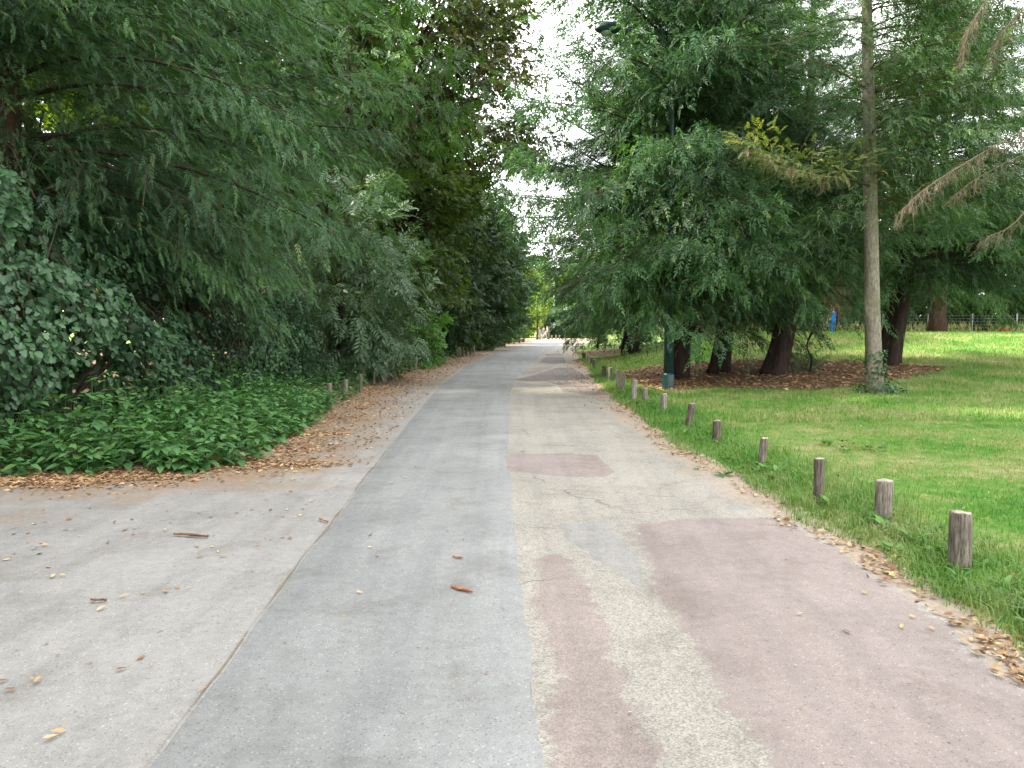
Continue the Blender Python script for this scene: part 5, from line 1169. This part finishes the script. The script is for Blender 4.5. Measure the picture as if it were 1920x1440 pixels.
# ------------------------------------------------------------------ wire fence and weeds behind the lawn crest
fz = lambda x, y: float(terr(x, y))
fence = thing('wire_fence', (13, 42.5, fz(13, 42.5)), 'wire mesh fence with thin posts behind the lawn crest', 'fence')
for i in range(9):
    x = 13 + i * 2.5; y = 42.5 + .05 * i; z = fz(x, y); s = Soup(); tube(s, np.array([(x, y, z - .1), (x, y, z + 1.0), (x, y, z + 1.55)]), .035, 8, .5); s.build('post', M['metal'], fence, (13, 42.5, fz(13, 42.5)), smooth=True)
s = Soup(); xs = np.linspace(13, 33, 21)
for k in range(9): tube(s, [(x, 42.5 + .02 * (x - 13), fz(x, 42.5) + .12 + k * .165) for x in xs], .004, 3, .5, False)
for x in np.arange(13, 33, .2): tube(s, [(x, 42.5 + .02 * (x - 13), fz(x, 42.5) + .1), (x, 42.5 + .02 * (x - 13), fz(x, 42.5) + 1.46)], .003, 3, .5, False)
s.build('wire_mesh', M['metal'], fence, (13, 42.5, fz(13, 42.5)))
r = np.random.default_rng(141); n = 5200; x = 10 + 26 * r.random(n); y = 39.8 + 2.2 * r.random(n); P = np.stack([x, y, terr(x, y)], -1)
cl_ = vnoise(x * .8, y * .3, 4); k = r.random(n) < cl_ ** 1.5 * 1.6; P = P[k]; n = len(P)
s = Soup(); put(s, [T_([(0, -.02, 0), (0, .02, 0), (.55, .015, .12), (.55, -.015, .12), (1, 0, .35)], [(0, 1, 2), (0, 2, 3), (3, 2, 4)]), T_([(0, -.01, 0), (0, .01, 0), (.8, 0, 0), (.75, -.06, 0), (1.05, 0, .05), (.75, .06, 0)], [(0, 1, 2), (2, 3, 4), (2, 4, 5)])], P, np.array([0, 0, 1.]) + r.normal(0, .28, (n, 3)), r.normal(0, 1, (n, 3)), r.uniform(.35, 1.15, n), r.random(n), r)
tag(s.build('dry_weeds', M['dry_grass']), 'tall dry weeds in front of the wire fence', 'plants', kind='stuff')
pb_ = at(1883, 619, 41.2); s = Soup(); th = np.linspace(0, math.pi, 10); c_ = np.array([pb_[0], 41.2, fz(pb_[0], 41.2)]); zt_ = max(pb_[2] - c_[2] + .1, .4)
s2_ = plain('red_fabric', (.62, .045, .03), .6, .3, .1); tube(s, c_ + np.stack([0 * th, 0 * th, zt_ * (1 - np.cos(th)) / 2], -1), .26 * np.sin(th) ** .75 + .01, 16, .5)
tag(s.build('red_ball', s2_, None, c_, smooth=True), 'small red round object behind the lawn crest at the right', 'ball')

# ------------------------------------------------------------------ far end: sunlit bank, shrubs and trees
def TZ(x, y): return float(terr(x, y))
yt = np.array([fx(1006), 99.5, .03])
broadleaf('young_tree', 'young tree with a thin straight trunk at the edge of the clearing', yt, 6.0, 1.2, 2.0, 30, 22, 151, 'lime', SMALL, .5, .5, tr=.12, barkm='limb')
for i, (px, Y, H, R_, z, lm, lab, cat) in enumerate([(962, 114, 3.4, 2.2, .1, 'lime', 'round green shrub left of the clearing', 'shrub'), (980, 156, 10, 4.0, .3, 'lime', 'lime green tree left behind the clearing', 'tree'), (1012, 150, 12, 5.5, .5, 'lime', 'broad yellow green tree straight behind the clearing', 'tree'),
        (1022, 138, 3.6, 3.0, .1, 'lime', 'bright sunlit shrub on the far bank', 'shrub'), (1053, 116, 3.2, 2.8, .1, 'teal_shrub', 'blue green shrub right of the far walkers', 'shrub'), (1044, 140, 6, 3.5, .2, 'lime', 'sunlit shrub behind the blue green one', 'shrub'), (1064, 128, 9, 4.5, .2, 'lime', 'yellow green tree half behind the right yews', 'tree'),
        (950, 150, 24, 6.5, 2, 'ash_bright', 'tall far tree rising in the sky gap', 'tree'), (1040, 158, 15, 7, 1, 'ash_bright', 'far green tree right of the road axis', 'tree'), (890, 172, 18, 7, 1, 'backwood', 'far dark tree beyond the left oaks', 'tree'), (1110, 130, 16, 7, 1, 'backwood', 'far dark tree behind the right yews', 'tree')]):
    x = float(at(px, 600, Y)[0]); broadleaf('far_' + cat, lab, (x, Y, TZ(x, Y)), H, R_, z, 60, 34, 160 + i, lm, BIGLF, .8, 1.15, tr=.18, cat=cat, lump=.2)
thicket('far_woodland', 'far wood closing the view behind the clearing', [(-80, 140), (-30, 165), (20, 172), (60, 160), (100, 130), (120, 90)], 13, 3.0, 9000, 'backwood', BIGLF, 2.0, 43, z0=1.5)
thicket('far_woodland', 'dark wood behind the wire fence on the right', [(13, 60), (24, 56), (36, 52), (52, 44), (60, 30)], 9.5, 1.6, 11000, 'backwood', BIGLF, 1.0, 44)
thicket('fence_hedge', 'dark hedge just behind the wire fence', [(11, 47), (20, 46.5), (30, 46), (40, 44)], 3.4, .6, 9000, 'backwood', BIGLF, .4, 45)
print('TRIS', TRI[0])
